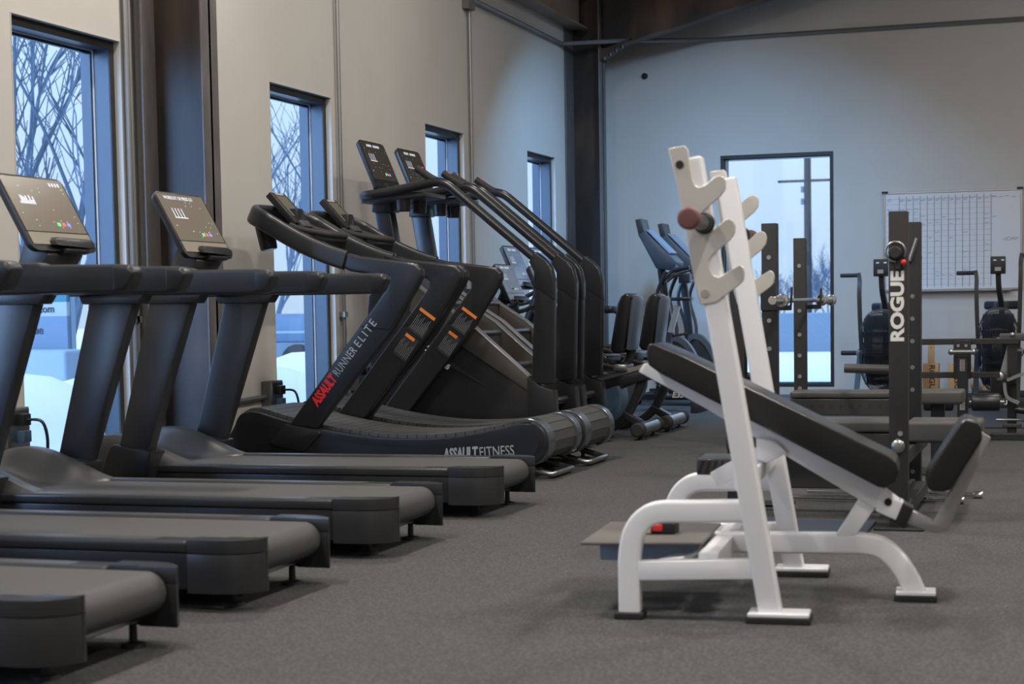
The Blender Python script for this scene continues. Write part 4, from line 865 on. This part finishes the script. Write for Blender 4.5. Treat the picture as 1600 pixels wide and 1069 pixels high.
# ---------------------------------------------------------------- press benches with uprights
def holes(o_name, par, y, pts, r, m=None, n=10, d=.001):
    for p_ in pts: obj(o_name, MB().holes_y(y, [p_], r, n, d), m or M_RUB, par)
t = thing('press_bench', 'black press bench with white lettering on its near post', 'weight bench', (-1.05, 8.85, 0), 'black press benches')
xp = -.795; yn, yf = 8.26, 9.46; hw = .043
for y in (yn, yf):
    xp = -.795 if y == yn else -.835
    u = obj('post', MB().box(xp - hw, xp + hw, y, y + .085, .012, 1.495), M_BROWNBLK if y == yn else M_PLBLK, t, .005, 2)
    obj('foot_plate', MB().box(xp - .11, xp + .12, y - .06, y + .14, 0, .012), M_PLBLK, t, .002, 1)
    hp = [(xp, z) for z in (.12, .175, .60, .66, .80, .92)] if y == yn else [(xp, z) for z in (.16, .24, .60, .72, .86, .98, 1.1)]
    holes('post_hole', u, y, hp, .012, M_RUB if y == yn else M_STEEL)
    holes('post_bolt', u, y, [(xp, .10)], .022, M_BOLT, 6, .012)
    holes('post_bolt', u, y, [(xp, .42), (xp + .01, .455)] if y == yn else [(xp, .3), (xp + .01, .34)], .013, M_BOLT, 6, .012)
xp = -.795
obj('round_bolt', MB().revolve((xp, yn, .395), (0, -1, 0), [(0, .032), (.010, .032), (.016, .026), (.018, .012)], 18), M_STEEL, t)
obj('base_crossbar', MB().box(xp - .04, xp + .04, yn + .085, yf, .045, .11), M_PLBLK, t, .004, 1)
obj('upper_crossbar', MB().box(xp - .04, xp + .04, yn + .085, yf, .30, .37), M_PLBLK, t, .004, 1)
obj('head_pad', MB().box(-.80, -.44, 8.70, 9.04, .375, .482), M_GVINYL, t, .02, 3)
obj('bench_pad', MB().box(-1.62, -.83, 8.70, 9.04, .425, .482), M_GVINYL, t, .015, 3)
u = obj('bench_beam', MB().box(-1.70, -.84, 8.70, 9.04, .335, .420), M_BEAM, t, .004, 1)
holes('beam_hole', u, 8.70, [(-1.02 - k * .063, .382) for k in range(9)], .012)
obj('side_plate', MB().box(-1.62, -.83, 8.80, 8.94, .13, .335), M_BROWNBLK, t, .004, 1)
u = obj('tail_leg', MB().box(-1.72, -1.64, 8.83, 8.91, .02, .40), M_PLBLK, t, .004, 1)
holes('leg_hole', u, 8.83, [(-1.68, .12 + k * .05) for k in range(5)], .012)
obj('tail_foot', MB().box(-1.73, -1.43, 9.05, 9.24, 0, .014), M_PLBLK, t, .003, 1); obj('tail_crossbar', MB().box(-1.72, -1.64, 8.5, 9.2, .014, .05), M_PLBLK, t, .003, 1)
u = obj('storage_peg', MB().cyl((-.835 - hw, yf + .04, .705), (-1.20, yf + .04, .715), .025, n=16), M_GUN, t)
cx_, cz_ = (-0.804, 8.200, 1.306)[0], (-0.804, 8.200, 1.306)[2]
u = obj('rack_pin', MB().tube([(cx_ + .046 * math.cos(a), yn - .02, cz_ + .046 * math.sin(a)) for a in [PI * k / 12 * 1.7 - .6 for k in range(13)]], .006, 8), M_STEEL, t)
obj('pin_knob', MB().revolve((cx_, yn, cz_ - .005), (0, -1, 0), [(0, .034), (.04, .032), (.05, .024)], 16), M_RUB, u)
obj('red_tag', MB().ball((cx_ + .038, yn - .03, cz_ - .05), .014, 8), M_RED, u)
obj('pin_strap', MB().box(cx_ - .005, cx_ + .03, yn - .02, yn, cz_ - .085, cz_ - .03), M_RUB, u, .004, 1)
lv = (-0.828, 9.400, 1.347)
obj('lever', MB().cyl((lv[0] - .02, yf - .02, lv[2] - .06), (lv[0] + .02, yf - .02, lv[2] + .06), .012, n=10), M_STEEL, t)
ta, tb = (-0.797, 8.250, 0.886), (-0.797, 8.250, 1.215)
text('lettering', 'ROGUE', .082, (xp, yn - .001, (ta[2] + tb[2]) / 2), (0, 0, 1), (-1, 0, 0), M_WHTXT, t, bold=.0035, fit=tb[2] - ta[2])

t = thing('press_bench', 'black press bench farther back holding a chrome bar, before the back window', 'weight bench', (-1.3, 11.05, 0), 'black press benches')
xp = -1.765; yn, yf = 10.42, 11.62
for y, z in ((yn, 1.555), (yf, 1.505)):
    hw = .046 if y == yn else .04
    u = obj('post', MB().box(xp - hw, xp + hw, y, y + .085, .012, z), M_PLBLK if y == yn else M_BROWNBLK, t, .005, 2)
    obj('foot_plate', MB().box(xp - .11, xp + .11, y - .05, y + .13, 0, .012), M_PLBLK, t, .002, 1)
    holes('post_bolt', u, y, [(xp, zz) for zz in ((.62, .80, .97, 1.08, 1.35) if y == yn else (.50, .58, .72, .86, 1.02, 1.32))], .014, M_BOLT, 8, .006)
    obj('bar_hook', MB().prism([(xp - hw - .004, 1.03), (xp + hw + .09, 1.03), (xp + hw + .10, 1.17), (xp + hw + .085, 1.17), (xp + hw + .08, 1.06), (xp + hw, 1.06), (xp + hw, 1.20), (xp - hw - .004, 1.20)], 'y', y - .012 if y == yn else y + .085, y - .001 if y == yn else y + .097), M_PLBLK, t, .003, 1)
obj('base_crossbar', MB().box(xp - .04, xp + .04, yn + .085, yf, .02, .10), M_PLBLK, t, .004, 1)
obj('upper_crossbar', MB().box(xp - .04, xp + .04, yn + .085, yf, .30, .37), M_PLBLK, t, .004, 1)
obj('bench_pad', MB().box(-1.72, -.95, 10.9, 11.2, .472, .515), M_GVINYL, t, .014, 3)
obj('head_pad', MB().box(-.94, -.66, 10.9, 11.2, .435, .52), M_GVINYL, t, .02, 3)
u = obj('bench_beam', MB().box(-1.72, -.94, 10.9, 11.2, .365, .468), M_BEAM, t, .004, 1)
holes('beam_hole', u, 10.9, [(-1.64 + k * .06, .422) for k in range(10)], .012)
obj('front_leg', MB().box(-.86, -.78, 11.0, 11.1, .012, .436), M_PLBLK, t, .004, 1)
obj('leg_foot', MB().box(-.95, -.70, 10.85, 11.25, 0, .014), M_PLBLK, t, .002, 1)
obj('lower_beam', MB().box(-1.70, -.83, 11.02, 11.09, .23, .30), M_PLBLK, t, .004, 1)
t = thing('barbell', 'chrome barbell resting in the hooks of the farther press bench', 'barbell', (-1.655, 11.3, 1.085))
bx_, bz_ = -1.672, 1.0895
obj('shaft', MB().cyl((bx_, 10.15, bz_ ), (bx_, 12.15, bz_), .0145, n=14), M_CHROME, t)
for a, b in ((9.98, 10.30), (12.0, 12.6)):
    obj('sleeve', MB().cyl((bx_, a, bz_), (bx_, b, bz_), .026, n=18), M_CHROME, t, .003, 1)
for y in (10.30, 11.98, 12.45): obj('sleeve_collar', MB().cyl((bx_, y, bz_), (bx_, y + .05, bz_), .040, n=18), M_CHROME, t, .005, 2)
for nm, p0, p1, lab in (('n', (-1.48, 9.38, .020), (-.58, 9.36, .020), 'nearer of two thin chrome bars lying on the floor under the lettered press bench'), ('f', (-1.43, 9.68, .020), (-.50, 9.64, .020), 'farther of two thin chrome bars lying on the floor under the lettered press bench')):
    t = thing('steel_rod', lab, 'bar', p0, 'chrome bars on the floor')
    obj('rod', MB().cyl(p0, p1, .012, n=12), M_CHROME, t)
    obj('end_knob', MB().cyl(Vector(p1) - Vector((.03, 0, 0)), Vector(p1) + Vector((.02, 0, 0)), .019, n=14), M_CHROME, t, .004, 2)
tag(obj('rubber_mat', MB().box(-1.72, -.92, 7.9, 8.48, .0005, .012), M_MAT, None, .003, 1), 'thin bluish black rubber mat on the floor beside the lettered press bench', 'mat')
tag(obj('rubber_mat', MB().box(-.95, 1.2, 14.9, 17.1, .0005, .012), M_MAT, None, .003, 1), 'bluish floor mat in front of the fan bikes at the right picture edge', 'mat')

# cable column left of the back window
t = thing('pulley_machine', 'dark pulley machine with round wheel and cream label behind the white bench', 'cable machine', (-2.35, 13.0, 0))
x0, x1 = (-2.485, 12.900, 0.953)[0], (-2.373, 12.900, 0.951)[0]
zt = (-2.431, 12.900, 1.565)[2]
obj('column', MB().box(x0, x1, 12.9, 13.02, .02, zt), M_BROWNBLK, t, .006, 2)
w0 = (-2.325, 12.950, 0.844)
obj('pulley_wheel', MB().revolve((w0[0], 12.93, w0[2]), (0, 1, 0), [(0, .085), (.01, .09), (.02, .075), (.03, .075), (.04, .09), (.05, .085)], 22), M_GUN, t)
obj('wheel_hub', MB().revolve((w0[0], 12.925, w0[2]), (0, -1, 0), [(0, .03), (.015, .03), (.02, .012)], 12), M_BOLT, t)
l0, l1 = (-2.306, 12.900, 0.859), (-2.215, 12.900, 0.806)
obj('stack_housing', MB().box(l0[0] - .01, l1[0] + .02, 12.92, 13.2, .02, l0[2]), M_BLACK, t, .006, 2)
obj('weight_label', MB().box(l0[0], l1[0], 12.912, 12.92, l1[2], l0[2] - .005), M_GOLD, t)
obj('base', MB().box(x0 - .01, l1[0] + .1, 12.85, 13.3, 0, .03), M_PLBLK, t, .004, 1)
a0, a1 = (-2.594, 12.900, 0.722), (-2.477, 12.900, 0.702)
obj('side_arm', MB().box(a0[0], a1[0] + .02, 12.93, 12.99, a1[2] - .05, a0[2]), M_PLBLK, t, .004, 1)
obj('arm_clamp', MB().box(a0[0] + .02, a0[0] + .1, 12.91, 13.01, a1[2] - .16, a0[2] - .06), M_STEEL, t, .008, 2)

# roller machine on the right
t = thing('roller_machine', 'black leg machine with two dark foam rollers and twin horizontal rails at right', 'gym machine', (-.8, 13.6, 0))
Y0 = 13.6
r0, r1 = (-1.132, 13.600, 0.754), (-0.414, 13.600, 0.748)
s0, s1 = (-1.132, 13.600, 0.499), (-0.553, 13.600, 0.497)
obj('upper_rail', MB().box(r0[0], r1[0], 13.6, 13.66, r0[2] - .02, r0[2] + .025), M_BROWNBLK, t, .004, 1)
obj('lower_rail', MB().box(s0[0], s1[0], 13.6, 13.66, s0[2] - .02, s0[2] + .025), M_BROWNBLK, t, .004, 1)
c0, c1 = (-0.891, 13.570, 0.767), (-0.763, 13.570, 0.474)
u = obj('pivot_plate', MB().box(c0[0], c1[0], 13.555, 13.60, c1[2], c0[2]), M_PLBLK, t, .004, 1)
holes('plate_bolt', u, 13.555, [(c0[0] + .035, c0[2] - .04), (c1[0] - .035, c0[2] - .04)], .012, M_BOLT, 8, .008)
d0, d1 = (-0.858, 13.500, 0.633), (-0.787, 13.500, 0.186)
u = obj('lever_arm', MB().box(d0[0], d1[0], 13.49, 13.555, d1[2], d0[2]), M_BLACK, t, .004, 1)
for a, b in (((-0.840, 13.480, 0.624), (-0.803, 13.480, 0.537)), ((-0.840, 13.480, 0.309), (-0.803, 13.480, 0.241))):
    lb = obj('arm_label', MB().box(a[0], b[0], 13.486, 13.49, b[2], a[2]), M_SILVER, u)
    text('lettering', 'ROGUE' if a[2] > .6 else 'RE', .035, ((a[0] + b[0]) / 2, 13.4855, (a[2] + b[2]) / 2), (0, 0, -1), (1, 0, 0), M_DKTXT, u, sx=.66 if a[2] > .6 else .9)
e0, e1 = (-0.902, 13.450, 0.683), (-0.738, 13.450, 0.682)
obj('pivot_pin', MB().cyl((e0[0], 13.46, e0[2]), (e1[0], 13.46, e0[2]), .018, n=12).ball((e0[0], 13.46, e0[2]), .024, 8).ball((e1[0], 13.46, e0[2]), .024, 8), M_STEEL, t)
for f, g in (((-1.111,), (-0.888,)), ((-0.756,), (-0.545,))):
    u = obj('foam_roller', MB().revolve((f[0], 13.52, .30), (1, 0, 0), [(0, .04), (.004, .062), (.014, .068), (g[0] - f[0] - .014, .068), (g[0] - f[0] - .004, .062), (g[0] - f[0], .04)], 22), M_BLACK, t)
    obj('roller_cap', MB().cyl((f[0] - .015, 13.52, .30), (g[0] + .03, 13.52, .30), .018, n=12), M_STEEL, u)
m0 = (-0.826, 13.600, 0.238)
obj('back_support', MB().box(m0[0] - .035, m0[0] + .035, 13.66, 13.72, .02, r0[2]), M_PLBLK, t, .004, 1)
obj('base', MB().box(m0[0] - .35, m0[0] + .55, 13.64, 13.76, 0, .05), M_PLBLK, t, .004, 1)
t = thing('plate_arm_machine', 'black machine upright with grey side plate and curved pad holder at the right picture edge', 'gym machine', (-.48, 14.3, 0))
p0, p1 = (-0.523, 14.300, 0.640), (-0.453, 14.300, -0.008)
u = obj('upright', MB().box(p0[0], p1[0], 14.3, 14.37, 0.0, p0[2] + .12), M_PLBLK, t, .004, 1)
holes('upright_hole', u, 14.3, [((p0[0] + p1[0]) / 2, p0[2] - .03 - k * .07) for k in range(3)], .014)
obj('side_plate', MB().prism([(-0.516, 0.745), (-0.457, 0.745), (-0.456, 0.449), (-0.594, 0.439), (-0.579, 0.500)], 'y', 14.37, 14.39), M_SILVER, t, .003, 1)
h0 = (-0.483, 14.250, 0.773)
obj('top_clamp', MB().box(h0[0] - .10, h0[0] + .10, 14.24, 14.34, h0[2] - .03, h0[2] + .03), M_GUN, t, .01, 2)
for dx, dz in ((0, .02), (-.11, -.02), (.11, -.02)): obj('clamp_bolt', MB().ball((h0[0] + dx, 14.235, h0[2] + dz), .021, 8), M_BOLT, t)
k0 = (-0.580, 14.250, 0.403)
obj('hinge_block', MB().box(k0[0] - .07, k0[0] + .07, 14.22, 14.34, k0[2] - .09, k0[2] + .09), M_BLACK, t, .015, 2)
obj('hinge_bolt', MB().revolve((k0[0], 14.22, k0[2] + .06), (0, -1, 0), [(0, .035), (.015, .033), (.02, .015)], 14), M_BOLT, t)
g0 = (-0.441, 14.200, 0.374)
bp_ = [(-.012, -.04), (.012, -.04), (.012, .04), (-.012, .04)]
obj('curved_band', MB().sweep(cat([(g0[0] - .08, 14.2, g0[2] + .06), (g0[0] + .05, 14.2, g0[2] + .11), (g0[0] + .14, 14.2, g0[2] + .09)], 5), bp_, up=(0, 1, 0)), M_SILVER, t)
obj('curved_band', MB().sweep(cat([(g0[0] - .10, 14.2, g0[2] + .04), (g0[0] - .08, 14.2, g0[2] - .07), (g0[0] + .01, 14.2, g0[2] - .12)], 5), bp_, up=(0, 1, 0)), M_SILVER, t)
obj('pad_arm', MB().tube(cat([(g0[0] - .02, 14.22, g0[2] - .17), (g0[0] + .1, 14.22, g0[2] - .18), (g0[0] + .3, 14.22, g0[2] - .12)], 5), .03, 10), M_BLACK, t)
f0 = (-0.488, 14.300, 0.083)
obj('foot_clamp', MB().box(f0[0] - .075, f0[0] + .075, 14.28, 14.39, f0[2] - .03, f0[2] + .0), M_GUN, t, .006, 2)
obj('clamp_pin', MB().cyl((f0[0] - .12, 14.3, f0[2] + .03), (f0[0] + .12, 14.3, f0[2] + .03), .012, n=8), M_STEEL, t)

# ---------------------------------------------------------------- fan bikes, board and wooden pieces by the back wall
def make_fanbike():
    xc, yc, zc = -1.93, 18.2, .565
    t = thing('fan_bike', 'black fan bike by the back wall, partly hidden behind the lettered post', 'fan bike', (xc, 18.5, 0), 'fan bikes')
    prof = lambda u: .425 * (1 - abs(u / .19) ** 3.2 * .42)
    cg = MB()
    for k in range(27):
        u = -.182 + k * .014; r = prof(u)
        ring = [(xc + u, yc + r * math.cos(a), zc + r * math.sin(a)) for a in [2 * PI * j / 44 for j in range(40)]]
        cg.tube(ring, .0034, 4, closed=True, up=(1, 0, 0))
    for j in range(10):
        a = 2 * PI * j / 10 + .1
        cg.tube([(xc + u, yc + prof(u) * math.cos(a), zc + prof(u) * math.sin(a)) for u in (-.182, -.1, 0, .1, .182)], .004, 5, up=(1, 0, 0))
    obj('fan_cage', cg, M_CAGE, t)
    fb = MB()
    for j in range(20):
        a = 2 * PI * j / 20; c, s = math.cos(a), math.sin(a)
        for u in (-.15, .15):
            pass
        vs = [fb.bm.verts.new((xc + u, yc + r * c - w * s, zc + r * s + w * c)) for u in (-.15, .15) for r, w in ((.08, 0), (.36, .02))]
        fb.bm.faces.new((vs[0], vs[1], vs[3], vs[2]))
    obj('fan_blades', fb, M_FAN, t)
    obj('fan_hub', MB().cyl((xc - .16, yc, zc), (xc + .16, yc, zc), .10, n=20), M_PLBLK, t, .01, 2)
    obj('hub_shroud', MB().revolve((xc - .05, yc, zc), (1, 0, 0), [(0, .30), (.1, .30)], 30), M_BLACK, t)
    obj('display_post', MB().rect(cat([(xc + .02, yc + .35, .82), (xc + .02, yc + .30, 1.0), (xc - .005, yc + .22, 1.2), (xc - .01, yc + .2, 1.42)], 4), .05, .075, up=(0, 1, 0)), M_PLBLK, t)
    d = obj('display', MB().box(xc - .085, xc + .065, yc + .12, yc + .19, 1.33, 1.51), M_PLBLK, t, .01, 2)
    for dx in (-.04, .038): obj('display_tag', MB().box(xc + dx - .015, xc + dx + .014, yc + .118, yc + .12, 1.465, 1.478), M_WHTXT, d)
    obj('post_clip', MB().box(xc - .04, xc + .02, yc + .10, yc + .122, 1.36, 1.40), M_SILVER, d)
    for s, dz in ((-1, 0), (1, .165)):
        ax = xc + s * .215
        obj('swing_arm', MB().rect(cat([(ax - s * .03, yc + .02, .40), (ax - s * .01, yc, .8), (ax + s * .0, yc, 1.15 + dz), (ax + s * .0, yc + .04, 1.28 + dz), (ax + s * .012, yc + .06, 1.365 + dz)], 4), .04, .05, up=(0, 1, 0)), M_BROWNBLK, t)
        obj('hand_grip', MB().cyl((ax, yc + .05, 1.345 + dz), (ax + s * .20, yc + .05, 1.345 + dz), .021, n=12), M_RUB, t, .004, 1)
        obj('arm_joint', MB().box(ax - .03, ax + .03, yc - .04, yc + .05, .51, .57), M_SILVER, t, .006, 1)
        obj('foot_peg', MB().cyl((ax, yc, .54), (ax + s * .19, yc, .54), .024, n=12), M_RUB, t, .004, 1)
    obj('frame_rail', MB().rect([(xc, yc - .45, .10), (xc, yc + .95, .14)], .08, .07), M_PLBLK, t)
    obj('front_base', MB().box(xc - .30, xc + .30, yc - .52, yc - .44, .0, .10), M_PLBLK, t, .008, 2)
    obj('rear_base', MB().box(xc - .28, xc + .28, yc + .9, yc + .98, .0, .10), M_PLBLK, t, .008, 2)
    for s in (-1, 1): obj('fan_stay', MB().rect([(xc + s * .20, yc - .46, .09), (xc + s * .205, yc, .565), (xc + s * .205, yc + .35, .5)], .03, .05, up=(1, 0, 0)), M_PLBLK, t)
    obj('seat_post', MB().cyl((xc, yc + .75, .14), (xc, yc + .80, .97), .03, n=12), M_STEEL, t)
    obj('saddle', MB().prism([(xc - .04, yc + .52), (xc + .04, yc + .52), (xc + .07, yc + .68), (xc + .18, yc + .78), (xc + .18, yc + .92), (xc, yc + .95), (xc - .18, yc + .92), (xc - .18, yc + .78), (xc - .07, yc + .68)], 'z', .965, 1.055), M_CONSHELL, t, .03, 3)
    text('lettering', 'ROGUE', .062, (xc + .02, yc - .5215, .055), (1, 0, 0), (0, 0, 1), M_WHTXT, t, bold=.002, sx=1.25)
    return t
fk = make_fanbike()
dup(fk, fk.location + Vector((1.175, 0, 0)), 'black fan bike at the right, saddle showing above its round cage before the whiteboard')

t = thing('whiteboard', 'large wall whiteboard ruled into columns with small handwriting', 'whiteboard', (-1.34, YB - .03, 1.2))
a, b, c, d = -2.08, -.60, 1.20, 2.285
obj('board', MB().box(a, b, YB - .022, YB - .001, c, d), M_WB, t)
fr = MB(); w = .022
fr.box(a - w, b + w, YB - .032, YB - .001, d, d + w).box(a - w, b + w, YB - .032, YB - .001, c - w, c).box(a - w, a, YB - .032, YB - .001, c, d).box(b, b + w, YB - .032, YB - .001, c, d)
obj('frame', fr, M_STEEL, t, .003, 1)
obj('pen_tray', MB().box(a + .1, b - .1, YB - .10, YB - .032, c - .03, c - .018), M_STEEL, t, .003, 1)
for x in (a, b): obj('hanger', MB().box(x - .04, x + .03, YB - .04, YB - .032, d + .008, d + .032), M_RUB, t)
gr = MB(); xs = [a + .155 + k * .0775 for k in range(14)]
for x in xs: gr.box(x - .0028, x + .0028, YB - .0232, YB - .022, c + .02, d - .03)
for z in [c + .05 + k * .061 for k in range(17)]: gr.box(a + .01, b - .3, YB - .0226, YB - .022, z - .0008, z + .0008)
obj('ruled_lines', gr, M_INK, t)
hw_ = MB(); rnd = random.Random(5)
def scribble(x, z, wd, h):
    n = max(3, int(wd / .010)); pts = [(x + wd * k / n, YB - .0233, z + rnd.uniform(-h, h)) for k in range(n + 1)]
    for p_, q_ in zip(pts, pts[1:]): hw_.rect([p_, q_], .0012, .0035, up=(0, 0, 1))
cols = [a + .02] + [x + .008 for x in xs]
for i, x in enumerate(cols):
    scribble(x, d - .07, .055, .010)
    if i not in (11, 13, 14): scribble(x, d - .085, .04, .006)
for i, r in ((0, 1), (0, 1.6), (1, 1), (2, 1), (2, 1.5), (3, 1), (3, 1.5), (3, 2.4), (3, 3.4), (4, 2), (4, 3.2), (5, 3), (6, 2.6), (6, 3), (6, 4.4), (6, 5.6), (6, 7.6), (7, 2.2), (7, 10.7), (8, 2.6), (8, 3.2), (8, 5.3), (8, 10.7), (9, 2.6), (10, 4.5), (10, 7.3), (10, 9.9), (10, 10.7), (13, 2), (13, 2.6), (13, 3.2), (13, 6.3), (13, 7.2), (14, 2.4), (5, 5.2), (5, 7.4), (6, 10.1), (6, 10.7)): scribble(cols[i], d - .10 - r * .078, .045, .008)
for dx, dz in ((.04, -.53), (.02, -.545)): scribble(b - .21 + dx, d + dz, .15, .010)
for k in range(4): scribble(cols[14] + .07 * k, d - .06 - .012 * (k % 2), .05, .008)
obj('handwriting', hw_, M_INK, t)

for x, lab, hh in ((-1.53, 'light wooden box with dark vertical lettering and tall handle, left of the machine rails', True), (-1.26, 'light wooden box with dark vertical lettering partly behind the roller machine arm', False)):
    t = thing('wooden_box', lab, 'wooden box', (x, 19.65, 0), 'lettered wooden boxes')
    obj('body', MB().box(x - .085, x + .085, 19.56, 19.74, 0, .375), M_WOOD, t, .006, 2)
    if hh: obj('handle', MB().box(x - .035, x + .035, 19.62, 19.66, .375, .585), M_WOOD, t, .006, 2); obj('handle_hole', MB().cyl((x, 19.618, .55), (x, 19.63, .55), .008, n=10), M_DKTXT, t)
    text('lettering', 'ROGUE', .085, (x + .012, 19.559, .20), (0, 0, -1), (1, 0, 0), M_DKTXT, t, sx=1.15, bold=.002)
t = thing('wooden_plank', 'narrow wooden board leaning against the wall behind the roller machine', 'board', (-1.14, 19.9, 0))
obj('board', MB().sweep([(-1.05, 19.85, .0), (-1.20, 20.17, .42)], [(-.035, -.01), (.035, -.01), (.035, .01), (-.035, .01)], up=(0, 1, 0)), M_WOOD, t)
tag(obj('wooden_plank', MB().box(-1.0, -.955, 20.1, 20.19, 0, .56), M_WOOD, None, .004, 1), 'upright thin wooden plank standing against the wall left of the right fan bike', 'board')
t = thing('dumbbell', 'small dark dumbbell on the floor by the leaning wooden board', 'dumbbell', (-1.14, 19.42, 0))
obj('handle', MB().cyl((-1.24, 19.42, .06), (-1.04, 19.42, .06), .016, n=10), M_STEEL, t)
for x in (-1.27, -1.08): obj('head', MB().cyl((x, 19.42, .06), (x + .07, 19.42, .06), .06, n=6), M_RUB, t, .006, 2)

# ---------------------------------------------------------------- light
W = bpy.data.worlds.new('overcast_sky'); S.world = W; W.use_nodes = True
nt = W.node_tree; bg = nt.nodes['Background']; bg.inputs['Strength'].default_value = SKY
tc = nt.nodes.new('ShaderNodeTexCoord'); sp_ = nt.nodes.new('ShaderNodeSeparateXYZ'); rp = nt.nodes.new('ShaderNodeValToRGB')
nt.links.new(tc.outputs['Generated'], sp_.inputs[0]); nt.links.new(sp_.outputs['Z'], rp.inputs['Fac'])
for p_, c_ in ((0.0, (.64, .83, 1.02, 1)), (.30, (.72, .98, 1.3, 1)), (1.0, (1.6, 2.3, 3.3, 1))):
    e_ = rp.color_ramp.elements[0] if p_ == 0 else rp.color_ramp.elements[1] if p_ == 1.0 else rp.color_ramp.elements.new(p_)
    e_.position = p_; e_.color = c_
dv = nt.nodes.new('ShaderNodeVectorMath'); dv.operation = 'DOT_PRODUCT'; dv.inputs[1].default_value = (-.52, -.84, .12)
nt.links.new(tc.outputs['Generated'], dv.inputs[0])
mr = nt.nodes.new('ShaderNodeMapRange'); mr.interpolation_type = 'SMOOTHSTEP'
mr.inputs['From Min'].default_value = .76; mr.inputs['From Max'].default_value = 1.0; mr.inputs['To Max'].default_value = 1.0
nt.links.new(dv.outputs['Value'], mr.inputs['Value'])
mx = nt.nodes.new('ShaderNodeMix'); mx.data_type = 'RGBA'; mx.blend_type = 'MIX';
mx.inputs[7].default_value = (.42 * SUNSIDE, .67 * SUNSIDE, 1.1 * SUNSIDE, 1)
nt.links.new(mr.outputs['Result'], mx.inputs[0]); nt.links.new(rp.outputs['Color'], mx.inputs[6])
nt.links.new(mx.outputs[2], bg.inputs['Color'])
def lamp(x, y, z, sx, sy, p, col=(1, .93, .84)):
    l = bpy.data.lights.new('ceiling_or_fill_lamp', 'AREA'); l.shape = 'RECTANGLE'; l.size = sx; l.size_y = sy; l.energy = p; l.color = col
    o = bpy.data.objects.new('ceiling_or_fill_lamp', l); COL.objects.link(o); o.location = (x, y, z)
    return o
for x, y, p, c_ in LAMPS:
    o_ = lamp(x, y, 4.4 if c_ is COOL_FILL else 5.5, .25, .8, p, c_)
    if c_ is COOL_FILL: o_.rotation_euler = (math.radians(32), 0, math.radians(24)); o_.data.spread = math.radians(114)   # added fill in place of blue window daylight on the back wall

# ---------------------------------------------------------------- camera
yaw, pit, rol = .3163, .0654, -.0165
f = Vector((-math.sin(yaw), math.cos(yaw), 0)); r = Vector((math.cos(yaw), math.sin(yaw), 0)); u = Vector((0, 0, 1))
f2 = f * math.cos(pit) - u * math.sin(pit); u2 = u * math.cos(pit) + f * math.sin(pit)
r3 = r * math.cos(rol) + u2 * math.sin(rol); u3 = u2 * math.cos(rol) - r * math.sin(rol)
cam = bpy.data.cameras.new('camera'); co = bpy.data.objects.new('camera', cam); COL.objects.link(co)
co.matrix_world = Matrix(((r3.x, u3.x, -f2.x, 0), (r3.y, u3.y, -f2.y, 0), (r3.z, u3.z, -f2.z, 1.08), (0, 0, 0, 1)))
cam.sensor_width = 36; cam.lens = 2700 / 1600 * 36; cam.shift_y = (656 - 534.5) / 1600; cam.clip_end = 400
cam.dof.use_dof = True; cam.dof.focus_distance = 12.0; cam.dof.aperture_fstop = 4.0
S.camera = co
S.view_settings.view_transform = 'Standard'; S.view_settings.look = 'None'; S.view_settings.exposure = EXPO; S.view_settings.gamma = 1
S.cycles.use_denoising = True; S.cycles.max_bounces = 8; S.cycles.transparent_max_bounces = 12
S.cycles.sample_clamp_indirect = 6
